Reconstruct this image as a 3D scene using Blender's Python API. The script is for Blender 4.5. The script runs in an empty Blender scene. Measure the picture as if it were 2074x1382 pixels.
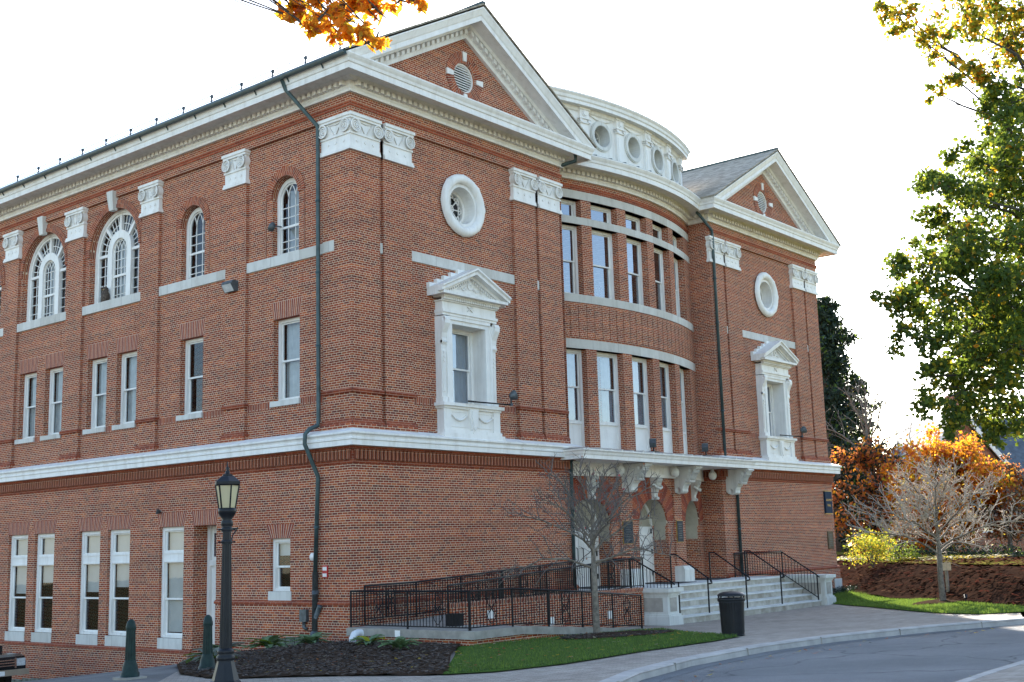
import bpy, bmesh, math, random
import numpy as np
from mathutils import Vector, Matrix
from mathutils.geometry import delaunay_2d_cdt
random.seed(7)
R=math.radians; PI=math.pi
sc=bpy.context.scene; COL=sc.collection

# ------------------------------------------------------------------ camera
cam=bpy.data.cameras.new("camera"); camo=bpy.data.objects.new("camera",cam); COL.objects.link(camo)
F_PX,ROLL,PITCH,YAW=2441.62,-0.0294626,0.1671835,0.886105
CAMP=Vector((-22.957,-24.532,0.0))
cam.sensor_width=36.0; cam.lens=36.0*F_PX/2074; cam.clip_end=2000; cam.clip_start=.1
_fw=Vector((math.sin(YAW)*math.cos(PITCH),math.cos(YAW)*math.cos(PITCH),math.sin(PITCH)))
_r0=Vector((math.cos(YAW),-math.sin(YAW),0)); _u0=_r0.cross(_fw)
_rt=_r0*math.cos(ROLL)+_u0*math.sin(ROLL); _up=_u0*math.cos(ROLL)-_r0*math.sin(ROLL)
M=Matrix((_rt,_up,-_fw)).transposed().to_4x4(); M.translation=CAMP
camo.matrix_world=M; sc.camera=camo

# ------------------------------------------------------------------ light
SUN_AZ=(0.85,0.527); SUN_EL=R(25)
W=bpy.data.worlds.new("World"); sc.world=W; W.use_nodes=True
nt=W.node_tree; bg=nt.nodes["Background"]; sky=nt.nodes.new("ShaderNodeTexSky"); sky.sky_type='NISHITA'
sky.sun_disc=False; sky.sun_elevation=SUN_EL; sky.sun_rotation=math.atan2(SUN_AZ[0],SUN_AZ[1])
sky.air_density=1.0; sky.dust_density=0.6; sky.ozone_density=1.0
nt.links.new(sky.outputs[0],bg.inputs[0]); bg.inputs[1].default_value=0.15
sl=bpy.data.lights.new("sun",'SUN'); sl.energy=4.3; sl.angle=R(.5); sl.color=(1,.93,.82)
so=bpy.data.objects.new("sun",sl); COL.objects.link(so)
sd=Vector((SUN_AZ[0]*math.cos(SUN_EL),SUN_AZ[1]*math.cos(SUN_EL),math.sin(SUN_EL))).normalized()
so.rotation_euler=sd.to_track_quat('Z','Y').to_euler(); so.location=(0,0,60)
sc.view_settings.view_transform='Standard'; sc.view_settings.look='None'; sc.view_settings.gamma=1
sc.view_settings.use_curve_mapping=False; sc.view_settings.exposure=1.75

# ------------------------------------------------------------------ node helpers / materials
class NB:
    def __init__(s,m): s.t=m.node_tree; s.n=s.t.nodes; s.l=s.t.links
    def node(s,typ,**kw):
        n=s.n.new(typ)
        for k,v in kw.items(): setattr(n,k,v)
        return n
    def put(s,sock,v):
        if isinstance(v,(int,float)): sock.default_value=v
        elif isinstance(v,tuple): sock.default_value=(*v,1) if (len(v)==3 and sock.type=='RGBA') else v
        else: s.l.new(v,sock)
    def m(s,op,a,b=0.0,c=0.0):
        n=s.node("ShaderNodeMath",operation=op)
        s.put(n.inputs[0],a); s.put(n.inputs[1],b); s.put(n.inputs[2],c); return n.outputs[0]
    def mix(s,f,a,b,mode='MIX'):
        n=s.node("ShaderNodeMix",data_type='RGBA',blend_type=mode)
        s.put(n.inputs[0],f); s.put(n.inputs[6],a); s.put(n.inputs[7],b); return n.outputs[2]
    def noise(s,vec,scale,detail=3,rough=.6):
        n=s.node("ShaderNodeTexNoise"); n.inputs['Scale'].default_value=scale; n.inputs['Detail'].default_value=detail; n.inputs['Roughness'].default_value=rough
        if vec is not None: s.l.new(vec,n.inputs['Vector'])
        return n.outputs[0]
    def ramp(s,f,stops,interp='LINEAR'):
        n=s.node("ShaderNodeValToRGB"); n.color_ramp.interpolation=interp
        e=n.color_ramp.elements
        while len(e)<len(stops): e.new(.5)
        for i,(p,c) in enumerate(stops): e[i].position=p; e[i].color=(*c,1)
        s.put(n.inputs[0],f); return n.outputs[0]
    def rng(s,v,a,b,c,d):
        n=s.node("ShaderNodeMapRange"); s.put(n.inputs[0],v)
        for i,x in enumerate((a,b,c,d)): n.inputs[i+1].default_value=x
        return n.outputs[0]
def newmat(name):
    m=bpy.data.materials.new(name); m.use_nodes=True; b=NB(m); return m,b,m.node_tree.nodes["Principled BSDF"]
def pos(b): return b.node("ShaderNodeNewGeometry").outputs['Position']
def bump(b,p,hgt,strength=.3,dist=.02):
    n=b.node("ShaderNodeBump"); n.inputs['Strength'].default_value=strength; n.inputs['Distance'].default_value=dist
    b.l.new(hgt,n.inputs['Height']); b.l.new(n.outputs[0],p.inputs['Normal'])
def plain(name,c,rough=.6,var=.12,scale=6,metal=0.0,spec=None,c2=None,bmp=0):
    m,b,p=newmat(name); P=pos(b)
    f=b.noise(P,scale,4)
    c2=c2 or tuple(x*(1-2.2*var) for x in c); c1=tuple(min(1,x*(1+var)) for x in c)
    b.l.new(b.ramp(f,[(.3,c2),(.7,c1)]),p.inputs['Base Color'])
    p.inputs['Roughness'].default_value=rough; p.inputs['Metallic'].default_value=metal
    if spec is not None: p.inputs['Specular IOR Level'].default_value=spec
    if bmp: bump(b,p,b.noise(P,scale*6,4),bmp,.01)
    return m
def brickmat(name,cols,mortar,wb=.212,hb=.0678,mt=.0126,headers=True,vertical=False,dirt=.22):
    m,b,p=newmat(name)
    uv=b.node("ShaderNodeUVMap").outputs[0]
    s=b.node("ShaderNodeSeparateXYZ"); b.l.new(uv,s.inputs[0]); u,v=s.outputs[0],s.outputs[1]
    if vertical: u,v=v,u
    rowf=b.m('DIVIDE',v,hb); row=b.m('FLOOR',rowf); fz=b.m('MULTIPLY',b.m('SUBTRACT',rowf,row),hb)
    if headers: hd=b.m('LESS_THAN',b.m('FLOORED_MODULO',row,6.0),.5)
    else: hd=0.0
    w=b.m('SUBTRACT',wb,b.m('MULTIPLY',hd,wb*.5)) if headers else wb
    off=b.m('MULTIPLY',b.m('FLOORED_MODULO',row,2.0),wb*.5) if not vertical else b.m('MULTIPLY',b.m('FLOORED_MODULO',row,2.0),wb*.33)
    if headers: off=b.m('ADD',off,b.m('MULTIPLY',hd,wb*.25))
    cf=b.m('DIVIDE',b.m('ADD',u,off),w); colm=b.m('FLOOR',cf); fx=b.m('MULTIPLY',b.m('SUBTRACT',cf,colm),w)
    dx=b.m('MINIMUM',fx,b.m('SUBTRACT',w,fx)); dz=b.m('MINIMUM',fz,b.m('SUBTRACT',hb,fz))
    dmin=b.m('MINIMUM',dx,dz)
    P=pos(b)
    wob=b.m('MULTIPLY',b.m('SUBTRACT',b.noise(P,30,2),.5),.006)
    mask=b.rng(b.m('ADD',dmin,wob),mt*.36,mt*.62,0,1)   # 1 on brick
    cv=b.node("ShaderNodeCombineXYZ"); b.put(cv.inputs[0],colm); b.put(cv.inputs[1],row); b.put(cv.inputs[2],b.m('MULTIPLY',hd,7.3) if headers else 0.0)
    wn=b.node("ShaderNodeTexWhiteNoise",noise_dimensions='3D'); b.l.new(cv.outputs[0],wn.inputs[0])
    bc=b.ramp(wn.outputs[0],cols)
    # weathering: large soft patches and damp streaks
    mp=b.node("ShaderNodeMapping"); b.l.new(P,mp.inputs[0]); mp.inputs['Scale'].default_value=(.35,.35,.9)
    st=b.noise(mp.outputs[0],1.0,4,.65)
    bc=b.mix(b.rng(st,.35,.75,0,dirt),bc,(.55,.5,.5),'MULTIPLY')
    rn=b.node("ShaderNodeTexWhiteNoise",noise_dimensions='1D'); b.l.new(b.m('FLOOR',b.m('DIVIDE',row,2.0)),rn.inputs['W'])
    bc=b.mix(1.0,bc,b.ramp(rn.outputs[0],[(0,(.80,.80,.82)),(1,(1.15,1.12,1.08))]),'MULTIPLY')
    ms=b.node("ShaderNodeMapping"); b.l.new(P,ms.inputs[0]); ms.inputs['Scale'].default_value=(1.6,1.6,.10)
    sk=b.rng(b.noise(ms.outputs[0],1.0,4,.7),.52,.78,0,.38); bc=b.mix(sk,bc,(.42,.40,.40),'MULTIPLY')
    fine=b.noise(P,45,3); bc=b.mix(.35,bc,b.ramp(fine,[(.3,(.6,.6,.6)),(.7,(1.25,1.25,1.25))]),'MULTIPLY')
    mo=b.mix(b.rng(st,.4,.75,0,.5),mortar,tuple(x*.55 for x in mortar))
    c=b.mix(mask,mo,bc)
    b.l.new(c,p.inputs['Base Color']); p.inputs['Roughness'].default_value=.9; p.inputs['Specular IOR Level'].default_value=.2
    bump(b,p,mask,.3,.004)
    return m
BC=[(0,(.15,.042,.030)),(.08,(.19,.043,.027)),(.30,(.255,.050,.022)),(.72,(.33,.065,.024)),(.93,(.42,.112,.036)),(1,(.26,.085,.047))]
MO=(.69,.545,.39)
MB_BRICK=brickmat("brick",BC,MO)
MB_SOLD=brickmat("brick_soldier",[(0,(.19,.045,.028)),(.5,(.30,.06,.026)),(1,(.38,.10,.04))],(.58,.46,.34),wb=.30,hb=.078,mt=.013,headers=False,vertical=True)
MB_BAND=brickmat("brick_moulded",[(0,(.22,.05,.028)),(.5,(.30,.066,.030)),(1,(.36,.085,.038))],(.50,.34,.24),wb=.24,hb=.075,mt=.007,headers=False)
MB_CORB=brickmat("brick_corbel",[(0,(.24,.06,.032)),(.5,(.35,.085,.036)),(1,(.42,.12,.05))],(.6,.46,.33),wb=.11,hb=.3,mt=.008,headers=False)
MB_RADI=plain("brick_ring",(.21,.068,.042),.9,.35,14)
def painted(name,c,dirt,k):
    m,b,p=newmat(name); P=pos(b); ms=b.node("ShaderNodeMapping"); b.l.new(P,ms.inputs[0]); ms.inputs['Scale'].default_value=(3.5,3.5,.35)
    sk=b.rng(b.noise(ms.outputs[0],1.0,5,.7),.48,.80,0,k); c1=b.ramp(b.noise(P,2.2,4),[(.3,tuple(x*.90 for x in c)),(.7,c)])
    b.l.new(b.mix(sk,c1,dirt),p.inputs['Base Color']); p.inputs['Roughness'].default_value=.6; bump(b,p,b.noise(P,18,3),.12,.01); return m
M_WHITE=painted("white_paint",(.84,.81,.755),(.46,.40,.32),.55)
M_WHITEOLD=painted("weathered_white_stone",(.68,.665,.61),(.30,.27,.22),.7)
def stone():
    m,b,p=newmat("limestone"); P=pos(b); uv=b.node("ShaderNodeUVMap").outputs[0]; s=b.node("ShaderNodeSeparateXYZ"); b.l.new(uv,s.inputs[0])
    q=b.m('DIVIDE',b.m('ADD',s.outputs[0],.37),1.32); k=b.m('FLOOR',q); f=b.m('SUBTRACT',q,k); jt=b.m('LESS_THAN',b.m('MINIMUM',f,b.m('SUBTRACT',1.0,f)),.006)
    wn=b.node("ShaderNodeTexWhiteNoise",noise_dimensions='1D'); b.l.new(k,wn.inputs['W'])
    c=b.ramp(wn.outputs[0],[(0,(.52,.49,.43)),(1,(.63,.61,.56))]); ms=b.node("ShaderNodeMapping"); b.l.new(P,ms.inputs[0]); ms.inputs['Scale'].default_value=(2.5,2.5,.8)
    c=b.mix(b.rng(b.noise(ms.outputs[0],1.4,5,.7),.45,.8,0,.6),c,(.33,.30,.25)); c=b.mix(b.m('MULTIPLY',jt,.6),c,(.25,.22,.19))
    b.l.new(c,p.inputs['Base Color']); p.inputs['Roughness'].default_value=.85; bump(b,p,b.noise(P,20,3),.15,.01); return m
M_STONE=stone()
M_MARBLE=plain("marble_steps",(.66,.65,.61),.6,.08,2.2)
M_RISER=plain("stained_shaded_marble",(.50,.46,.39),.7,.13,2.6,c2=(.30,.255,.19))  # tan stains, plus riser shade against the brighter treads put into the colour
M_PANEL=plain("stained_stone_panel",(.42,.375,.32),.85,.12,3)
M_CONC=plain("concrete",(.33,.30,.255),.9,.15,3,bmp=.3)
M_CONCL=plain("kerb_stone",(.42,.385,.35),.9,.12,2.5,bmp=.2)
M_COPPER=plain("green_copper",(.050,.082,.082),.5,.2,4,metal=.2)
M_LEAD=plain("copper_roof",(.085,.145,.145),.55,.2,2,metal=.2)
M_BLACK=plain("black_iron",(.008,.008,.010),.5,.2,8,spec=.2)
M_BLACKG=plain("black_gloss",(.008,.009,.012),.42,.15,6,spec=.28)
M_GREENB=plain("dark_green_iron",(.013,.030,.025),.5,.2,8,spec=.22)
M_DARK=plain("dark_interior",(.02,.02,.022),.9,.1)
M_PLASTER=plain("tan_plaster",(.40,.355,.27),.9,.08,3)
M_CURT=plain("curtain",(.50,.50,.49),.9,.08,4)
M_BLIND=plain("window_shade",(.66,.66,.63),.9,.04,2)
M_BRONZE=plain("bronze",(.12,.085,.05),.6,.15,8,spec=.15)
M_GOLD=plain("gold_trim",(.45,.28,.08),.4,.1,8,metal=.5)
M_SLATE=plain("slate_plaque",(.05,.055,.062),.7,.1,8,spec=.1)
M_BLUE=plain("sign_blue",(.022,.036,.062),.7,.08,8,spec=.1)
M_GREYP=plain("grey_pipe",(.10,.115,.12),.5,.2,10,metal=.3)
M_RED=plain("red_enamel",(.5,.03,.03),.4,.05)
M_RUBBER=plain("rubber",(.015,.015,.015),.8,.1)
M_CHROME=plain("chrome",(.6,.6,.6),.15,.05,4,metal=1)
M_CARDARK=plain("dark_car_paint",(.012,.014,.016),.18,.05,4)
M_TANP=plain("tan_bumper",(.30,.23,.16),.4,.05,4)
M_WOODG=plain("weathered_wood",(.30,.25,.19),.9,.2,8)
def glassmat(name,tint,refl=.28,rough=.02):
    m,b,p=newmat(name); m.node_tree.nodes.remove(p); out=m.node_tree.nodes["Material Output"]
    tr=b.node("ShaderNodeBsdfTransparent"); tr.inputs[0].default_value=(*tint,1)
    gl=b.node("ShaderNodeBsdfGlossy"); gl.inputs['Roughness'].default_value=rough; gl.inputs[0].default_value=(.9,.93,1,1)
    ge=b.node("ShaderNodeNewGeometry"); vd=b.node("ShaderNodeVectorMath",operation='DOT_PRODUCT'); b.l.new(ge.outputs['Incoming'],vd.inputs[0]); b.l.new(ge.outputs['Normal'],vd.inputs[1])
    frv=b.m('ADD',.045,b.m('MULTIPLY',.95,b.m('POWER',b.m('SUBTRACT',1.0,b.m('ABSOLUTE',vd.outputs['Value'])),5.0)))
    bp=b.node("ShaderNodeBump"); bp.inputs['Strength'].default_value=.02; bp.inputs['Distance'].default_value=.05
    b.l.new(b.noise(pos(b),1.3,2),bp.inputs['Height']); b.l.new(bp.outputs[0],gl.inputs['Normal'])
    ms=b.node("ShaderNodeMixShader"); b.put(ms.inputs[0],b.m('MAXIMUM',frv,refl))
    b.l.new(tr.outputs[0],ms.inputs[1]); b.l.new(gl.outputs[0],ms.inputs[2]); b.l.new(ms.outputs[0],out.inputs[0]); return m
M_GLASS=glassmat("window_glass",(.80,.83,.83),.07)
M_GLASSR=glassmat("window_glass_reflective",(.4,.48,.55),.30)
def leafmat(name,c,trans=.5,tc=None):
    m,b,p=newmat(name); out=m.node_tree.nodes["Material Output"]
    P=pos(b); f=b.noise(P,2.2,3); wn=b.node("ShaderNodeNewGeometry").outputs['Random Per Island']
    v=b.m('ADD',b.m('MULTIPLY',f,.5),b.m('MULTIPLY',wn,.5))
    col=b.ramp(v,[(.2,tuple(x*.6 for x in c)),(.5,c),(.85,tuple(min(1,x*1.5) for x in c))])
    b.l.new(col,p.inputs['Base Color']); p.inputs['Roughness'].default_value=.55; p.inputs['Specular IOR Level'].default_value=.3
    t=b.node("ShaderNodeBsdfTranslucent"); tc=tc or tuple(min(1,x*1.6) for x in c)
    b.l.new(b.ramp(v,[(.2,tuple(x*.7 for x in tc)),(.8,tc)]),t.inputs[0])
    ms=b.node("ShaderNodeMixShader"); ms.inputs[0].default_value=trans
    b.l.new(p.outputs[0],ms.inputs[1]); b.l.new(t.outputs[0],ms.inputs[2]); b.l.new(ms.outputs[0],out.inputs[0]); return m
L_GREEN=leafmat("leaf_green",(.045,.080,.02),.5,(.22,.30,.035))
L_YGREEN=leafmat("leaf_yellow_green",(.16,.19,.025),.6,(.55,.55,.05))
L_YELLOW=leafmat("leaf_yellow",(.42,.29,.03),.6,(.90,.62,.05))
L_ORANGE=leafmat("leaf_orange",(.55,.21,.02),.65,(1.0,.42,.03))
L_RUST=leafmat("leaf_rust",(.27,.085,.035),.55,(.72,.24,.07))
L_DARKG=leafmat("leaf_evergreen",(.018,.034,.02),.2,(.03,.05,.02))
L_HOSTA=leafmat("leaf_hosta",(.15,.235,.12),.3,(.20,.28,.10))
L_PALE=leafmat("leaf_pale",(.30,.25,.15),.5,(.5,.42,.22))
M_BARK=plain("bark",(.085,.072,.06),.95,.3,9,bmp=.6)
M_BARKP=plain("bark_pale",(.50,.42,.335),.9,.15,9)
M_BARKG=plain("bark_grey_brown",(.20,.165,.125),.95,.25,12,bmp=.4)
M_TWIG=plain("twig",(.15,.125,.108),.9,.2,9)

# ------------------------------------------------------------------ mesh builder
class MB:
    def __init__(s): s.v=[]; s.f=[]; s.uv=[]; s.mi=[]; s.sm=[]
    def face(s,pts,uv=None,mi=0,smooth=False):
        i=len(s.v); s.v+= [tuple(p) for p in pts]; s.f.append(tuple(range(i,i+len(pts))))
        s.uv+= uv if uv else [None]*len(pts); s.mi.append(mi); s.sm.append(smooth)
    def idx(s,verts,faces,mi=0,smooth=True):
        i=len(s.v); s.v+=[tuple(p) for p in verts]
        for f in faces:
            s.f.append(tuple(i+k for k in f)); s.uv+=[None]*len(f); s.mi.append(mi); s.sm.append(smooth)
    # box in local frame Fr(u,d,z); n = segments along u
    def box(s,Fr,u0,u1,d0,d1,z0,z1,n=1,mi=0):
        for k in range(n):
            a=u0+(u1-u0)*k/n; c=u0+(u1-u0)*(k+1)/n
            for d in (d0,d1): s.face([Fr(a,d,z0),Fr(c,d,z0),Fr(c,d,z1),Fr(a,d,z1)],[(a,z0),(c,z0),(c,z1),(a,z1)],mi)
            for z in (z0,z1): s.face([Fr(a,d0,z),Fr(c,d0,z),Fr(c,d1,z),Fr(a,d1,z)],[(a,d0),(c,d0),(c,d1),(a,d1)],mi)
        for u in (u0,u1): s.face([Fr(u,d0,z0),Fr(u,d1,z0),Fr(u,d1,z1),Fr(u,d0,z1)],[(d0,z0),(d1,z0),(d1,z1),(d0,z1)],mi)
    # arch band between radii, from d0 to d1
    def ring(s,Fr,uc,zc,ri,ro,d0,d1,a0=0,a1=180,n=18,mi=0,sx=1.0):
        def pt(r,a,d): return Fr(uc+sx*r*math.cos(a),d,zc+r*math.sin(a))
        for k in range(n):
            a=R(a0+(a1-a0)*k/n); c=R(a0+(a1-a0)*(k+1)/n); la,lc=a*(ri+ro)/2,c*(ri+ro)/2
            for d in (d0,d1): s.face([pt(ri,a,d),pt(ro,a,d),pt(ro,c,d),pt(ri,c,d)],[(la,0),(la,ro-ri),(lc,ro-ri),(lc,0)],mi)
            for r in (ri,ro): s.face([pt(r,a,d0),pt(r,c,d0),pt(r,c,d1),pt(r,a,d1)],[(la,d0),(lc,d0),(lc,d1),(la,d1)],mi)
        if abs(a1-a0)<359.9:
            for a in (R(a0),R(a1)): s.face([pt(ri,a,d0),pt(ro,a,d0),pt(ro,a,d1),pt(ri,a,d1)],None,mi)
    def disc(s,Fr,uc,zc,r,d,n=24,mi=0): s.face([Fr(uc+r*math.cos(2*PI*k/n),d,zc+r*math.sin(2*PI*k/n)) for k in range(n)],None,mi)
    def prism(s,pts,h0,h1,ax,mi=0):
        # pts 2D polygon, ax maps (a,b,h)->xyz
        n=len(pts)
        s.face([ax(a,b,h0) for a,b in pts],None,mi); s.face([ax(a,b,h1) for a,b in pts],None,mi)
        for k in range(n):
            (a,b),(c,d)=pts[k],pts[(k+1)%n]; s.face([ax(a,b,h0),ax(c,d,h0),ax(c,d,h1),ax(a,b,h1)],None,mi)
    def tube(s,pts,rad,n=6,mi=0,cap=True):
        pts=[Vector(p) for p in pts]; rads=rad if isinstance(rad,(list,tuple)) else [rad]*len(pts)
        vs=[]; fs=[]; prev=None
        for i,p in enumerate(pts):
            t=(pts[min(i+1,len(pts)-1)]-pts[max(i-1,0)])
            if t.length<1e-9: t=Vector((0,0,1))
            t.normalize()
            if prev is None: a=t.orthogonal().normalized()
            else:
                a=prev-t*prev.dot(t)
                a=a.normalized() if a.length>1e-6 else t.orthogonal().normalized()
            prev=a; b=t.cross(a)
            for k in range(n):
                an=2*PI*k/n; vs.append(p+(a*math.cos(an)+b*math.sin(an))*rads[i])
        for i in range(len(pts)-1):
            for k in range(n): fs.append((i*n+k,i*n+(k+1)%n,(i+1)*n+(k+1)%n,(i+1)*n+k))
        if cap: fs.append(tuple(range(n))); fs.append(tuple((len(pts)-1)*n+k for k in range(n)))
        s.idx(vs,fs,mi,True)
    def lathe(s,c,prof,n=20,mi=0,flute=0,fl_d=0,smooth=True):
        # prof [(r,z)] about vertical axis at c
        vs=[];fs=[]
        for r,z in prof:
            for k in range(n):
                a=2*PI*k/n; rr=r*(1-(fl_d if (flute and k%2) else 0)); vs.append((c[0]+rr*math.cos(a),c[1]+rr*math.sin(a),c[2]+z))
        for i in range(len(prof)-1):
            for k in range(n): fs.append((i*n+k,i*n+(k+1)%n,(i+1)*n+(k+1)%n,(i+1)*n+k))
        fs.append(tuple(range(n))); fs.append(tuple((len(prof)-1)*n+k for k in range(n)))
        s.idx(vs,fs,mi,smooth)
    def bar(s,a,b,w,h=None,mi=0):
        # square bar from a to b
        h=h or w; a=Vector(a); b=Vector(b); t=(b-a).normalized()
        x=t.cross(Vector((0,0,1))); x=x.normalized() if x.length>1e-4 else Vector((1,0,0)); y=x.cross(t)
        c=[(-1,-1),(1,-1),(1,1),(-1,1)]; vs=[p+x*i*w/2+y*j*h/2 for p in (a,b) for i,j in c]
        s.idx(vs,[(0,1,2,3),(4,5,6,7),(0,1,5,4),(1,2,6,5),(2,3,7,6),(3,0,4,7)],mi,False)
    def build(s,name,mats,parent=None,loc=None,bevel=0):
        me=bpy.data.meshes.new(name); me.from_pydata(s.v,[],s.f); me.update()
        mats=mats if isinstance(mats,(list,tuple)) else [mats]
        for m in mats: me.materials.append(m)
        me.polygons.foreach_set("material_index",s.mi); me.polygons.foreach_set("use_smooth",s.sm)
        if any(u is not None for u in s.uv):
            l=me.uv_layers.new(name="UVMap"); flat=[]; k=0
            for f in s.f:
                for i in f:
                    u=s.uv[k]; k+=1
                    if u is None: p=s.v[i]; u=(p[0]+p[1],p[2])
                    flat+= [u[0],u[1]]
            l.data.foreach_set("uv",flat)
        else:
            l=me.uv_layers.new(name="UVMap"); flat=[]
            for f in s.f:
                for i in f: p=s.v[i]; flat+=[p[0]+p[1],p[2]]
            l.data.foreach_set("uv",flat)
        o=bpy.data.objects.new(name,me); COL.objects.link(o)
        if parent is not None:
            o.parent=parent
            if parent.type=='EMPTY': o.matrix_parent_inverse=Matrix.Translation(-Vector(parent.location))
        if loc is not None: o.location=loc
        return o
def tag(o,label,cat,group=None,kind=None):
    if label: o['label']=label
    if cat: o['category']=cat
    if group: o['group']=group
    if kind: o['kind']=kind
    return o
def struct(o): o['kind']='structure'; return o
def empty(name,label,cat,loc=(0,0,0),group=None,rz=0):
    o=bpy.data.objects.new(name,None); o.empty_display_size=.3; COL.objects.link(o); o.location=loc; o.rotation_euler=(0,0,rz)
    return tag(o,label,cat,group)
W3=lambda x,y,z:(x,y,z)
import numpy as np
CP=[(12,-3.2,-2.70),(22,-3.2,-2.68),(17,-3.2,-2.70),(2,-10.5,-2.2),(30,-.5,-2.5),(25,-3.5,-2.56),(0,-.3,-2.47),(-1,-4.5,-2.42),(4,-6,-2.45),(-23,-24.5,-1.72),(-5,-14,-2.1),(10,-16,-2.05),(20,-9,-2.3),(40,-10,-2.3),(-9,-6.2,-2.3),(-9,-3,-2.42),(-7,-10,-2.2),(-.3,5,-3.0),(-.3,1.8,-2.62),(-.3,10,-3.6),(-.3,15,-4.1),(-.3,20,-4.6),(-9,5,-3.0),(-9,15,-4.0),(-9,25,-5.0),(-20,0,-2.5),(-20,20,-4.6),(-12,-22,-1.8),(8,-24,-1.8),(30,-25,-1.7),(45,10,-2.5),(70,20,-2.4),(60,-20,-2.2),(15,-40,-1.7),(-40,-30,-1.7),(10,10,-2.6),(25,10,-2.6)]
_P=np.array(CP,float)
def _k(d2): return np.where(d2>1e-9,d2*np.log(d2+1e-12),0)
_n=len(_P)
_A=np.zeros((_n+3,_n+3)); _d=((_P[:,None,:2]-_P[None,:,:2])**2).sum(-1)
_A[:_n,:_n]=_k(_d)+np.eye(_n)*1.0
_A[:_n,_n]=1;_A[:_n,_n+1:]=_P[:,:2];_A[_n,:_n]=1;_A[_n+1:,:_n]=_P[:,:2].T
_w=np.linalg.solve(_A,np.concatenate([_P[:,2],[0,0,0]]))
def h(x,y):
    x=min(max(x,-45),75);y=min(max(y,-45),30)
    d2=(_P[:,0]-x)**2+(_P[:,1]-y)**2
    return float(_k(d2)@_w[:_n]+_w[_n]+_w[_n+1]*x+_w[_n+2]*y)
# ------------------------------------------------------------------ walls with openings
def o_rng(o,u):
    k=o.get('k','r')
    if k=='r': return o['z0'],o['z1']
    if k=='arch':
        r=(o['u1']-o['u0'])/2; c=(o['u0']+o['u1'])/2; return o['z0'],o['z1']+math.sqrt(max(0,r*r-(u-c)**2))
    q=math.sqrt(max(0,o['r']**2-(u-o['uc'])**2)); return o['zc']-q,o['zc']+q
def op(u0,u1,z0,z1,k='r'): return dict(u0=u0,u1=u1,z0=z0,z1=z1,k=k)
def circ(uc,zc,r): return dict(u0=uc-r,u1=uc+r,uc=uc,zc=zc,r=r,k='c')
def o_cols(o):
    if o.get('k','r')=='r': return [o['u0'],o['u1']]
    c=(o['u0']+o['u1'])/2; r=(o['u1']-o['u0'])/2; n=20
    return [c-r*math.cos(PI*k/n) for k in range(n+1)]
def wall(mb,Fr,u0,u1,z0,z1,d,ops=(),seg=None,rev=.3,brks=(),dfun=None):
    zt=z1 if callable(z1) else (lambda u:z1)
    us={round(u0,4),round(u1,4)}
    for o in ops: us|={round(x,4) for x in o_cols(o) if u0-1e-4<=x<=u1+1e-4}
    us|={b for b in brks if u0<b<u1}
    us=sorted(us)
    if seg:
        uu=[]
        for a,b in zip(us,us[1:]):
            n=max(1,math.ceil((b-a)/seg)); uu+=[a+(b-a)*k/n for k in range(n)]
        us=uu+[us[-1]]
    for a,b in zip(us,us[1:]):
        if b-a<1e-5: continue
        mid=(a+b)/2; here=sorted([o for o in ops if o['u0']<mid<o['u1']],key=lambda o:o_rng(o,mid)[0])
        la,lb=z0,z0
        ends=[]
        for o in here:
            (x0,x1),(y0,y1)=o_rng(o,a),o_rng(o,b)
            ends.append((la,lb,x0,y0)); la,lb=x1,y1
        ends.append((la,lb,zt(a),zt(b)))
        for pa,pb,qa,qb in ends:
            if qa-pa<1e-5 and qb-pb<1e-5: continue
            mb.face([Fr(a,d,pa),Fr(b,d,pb),Fr(b,d,qb),Fr(a,d,qa)],[(a,pa),(b,pb),(b,qb),(a,qa)])
    for o in ops: reveal(mb,Fr,o,d,d+o.get('rev',rev))
def reveal(mb,Fr,o,d0,d1):
    cs=o_cols(o); k=o.get('k','r')
    if k!='c':
        for u in (o['u0'],o['u1']):
            z0,z1=o['z0'],o['z1']; mb.face([Fr(u,d0,z0),Fr(u,d1,z0),Fr(u,d1,z1),Fr(u,d0,z1)],[(d0,z0),(d1,z0),(d1,z1),(d0,z1)])
    for a,b in zip(cs,cs[1:]):
        (p0,p1),(q0,q1)=o_rng(o,a),o_rng(o,b)
        for x,y in ((p0,q0),(p1,q1)):
            mb.face([Fr(a,d0,x),Fr(b,d0,y),Fr(b,d1,y),Fr(a,d1,x)],[(a,d0),(b,d0),(b,d1),(a,d1)])

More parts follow.
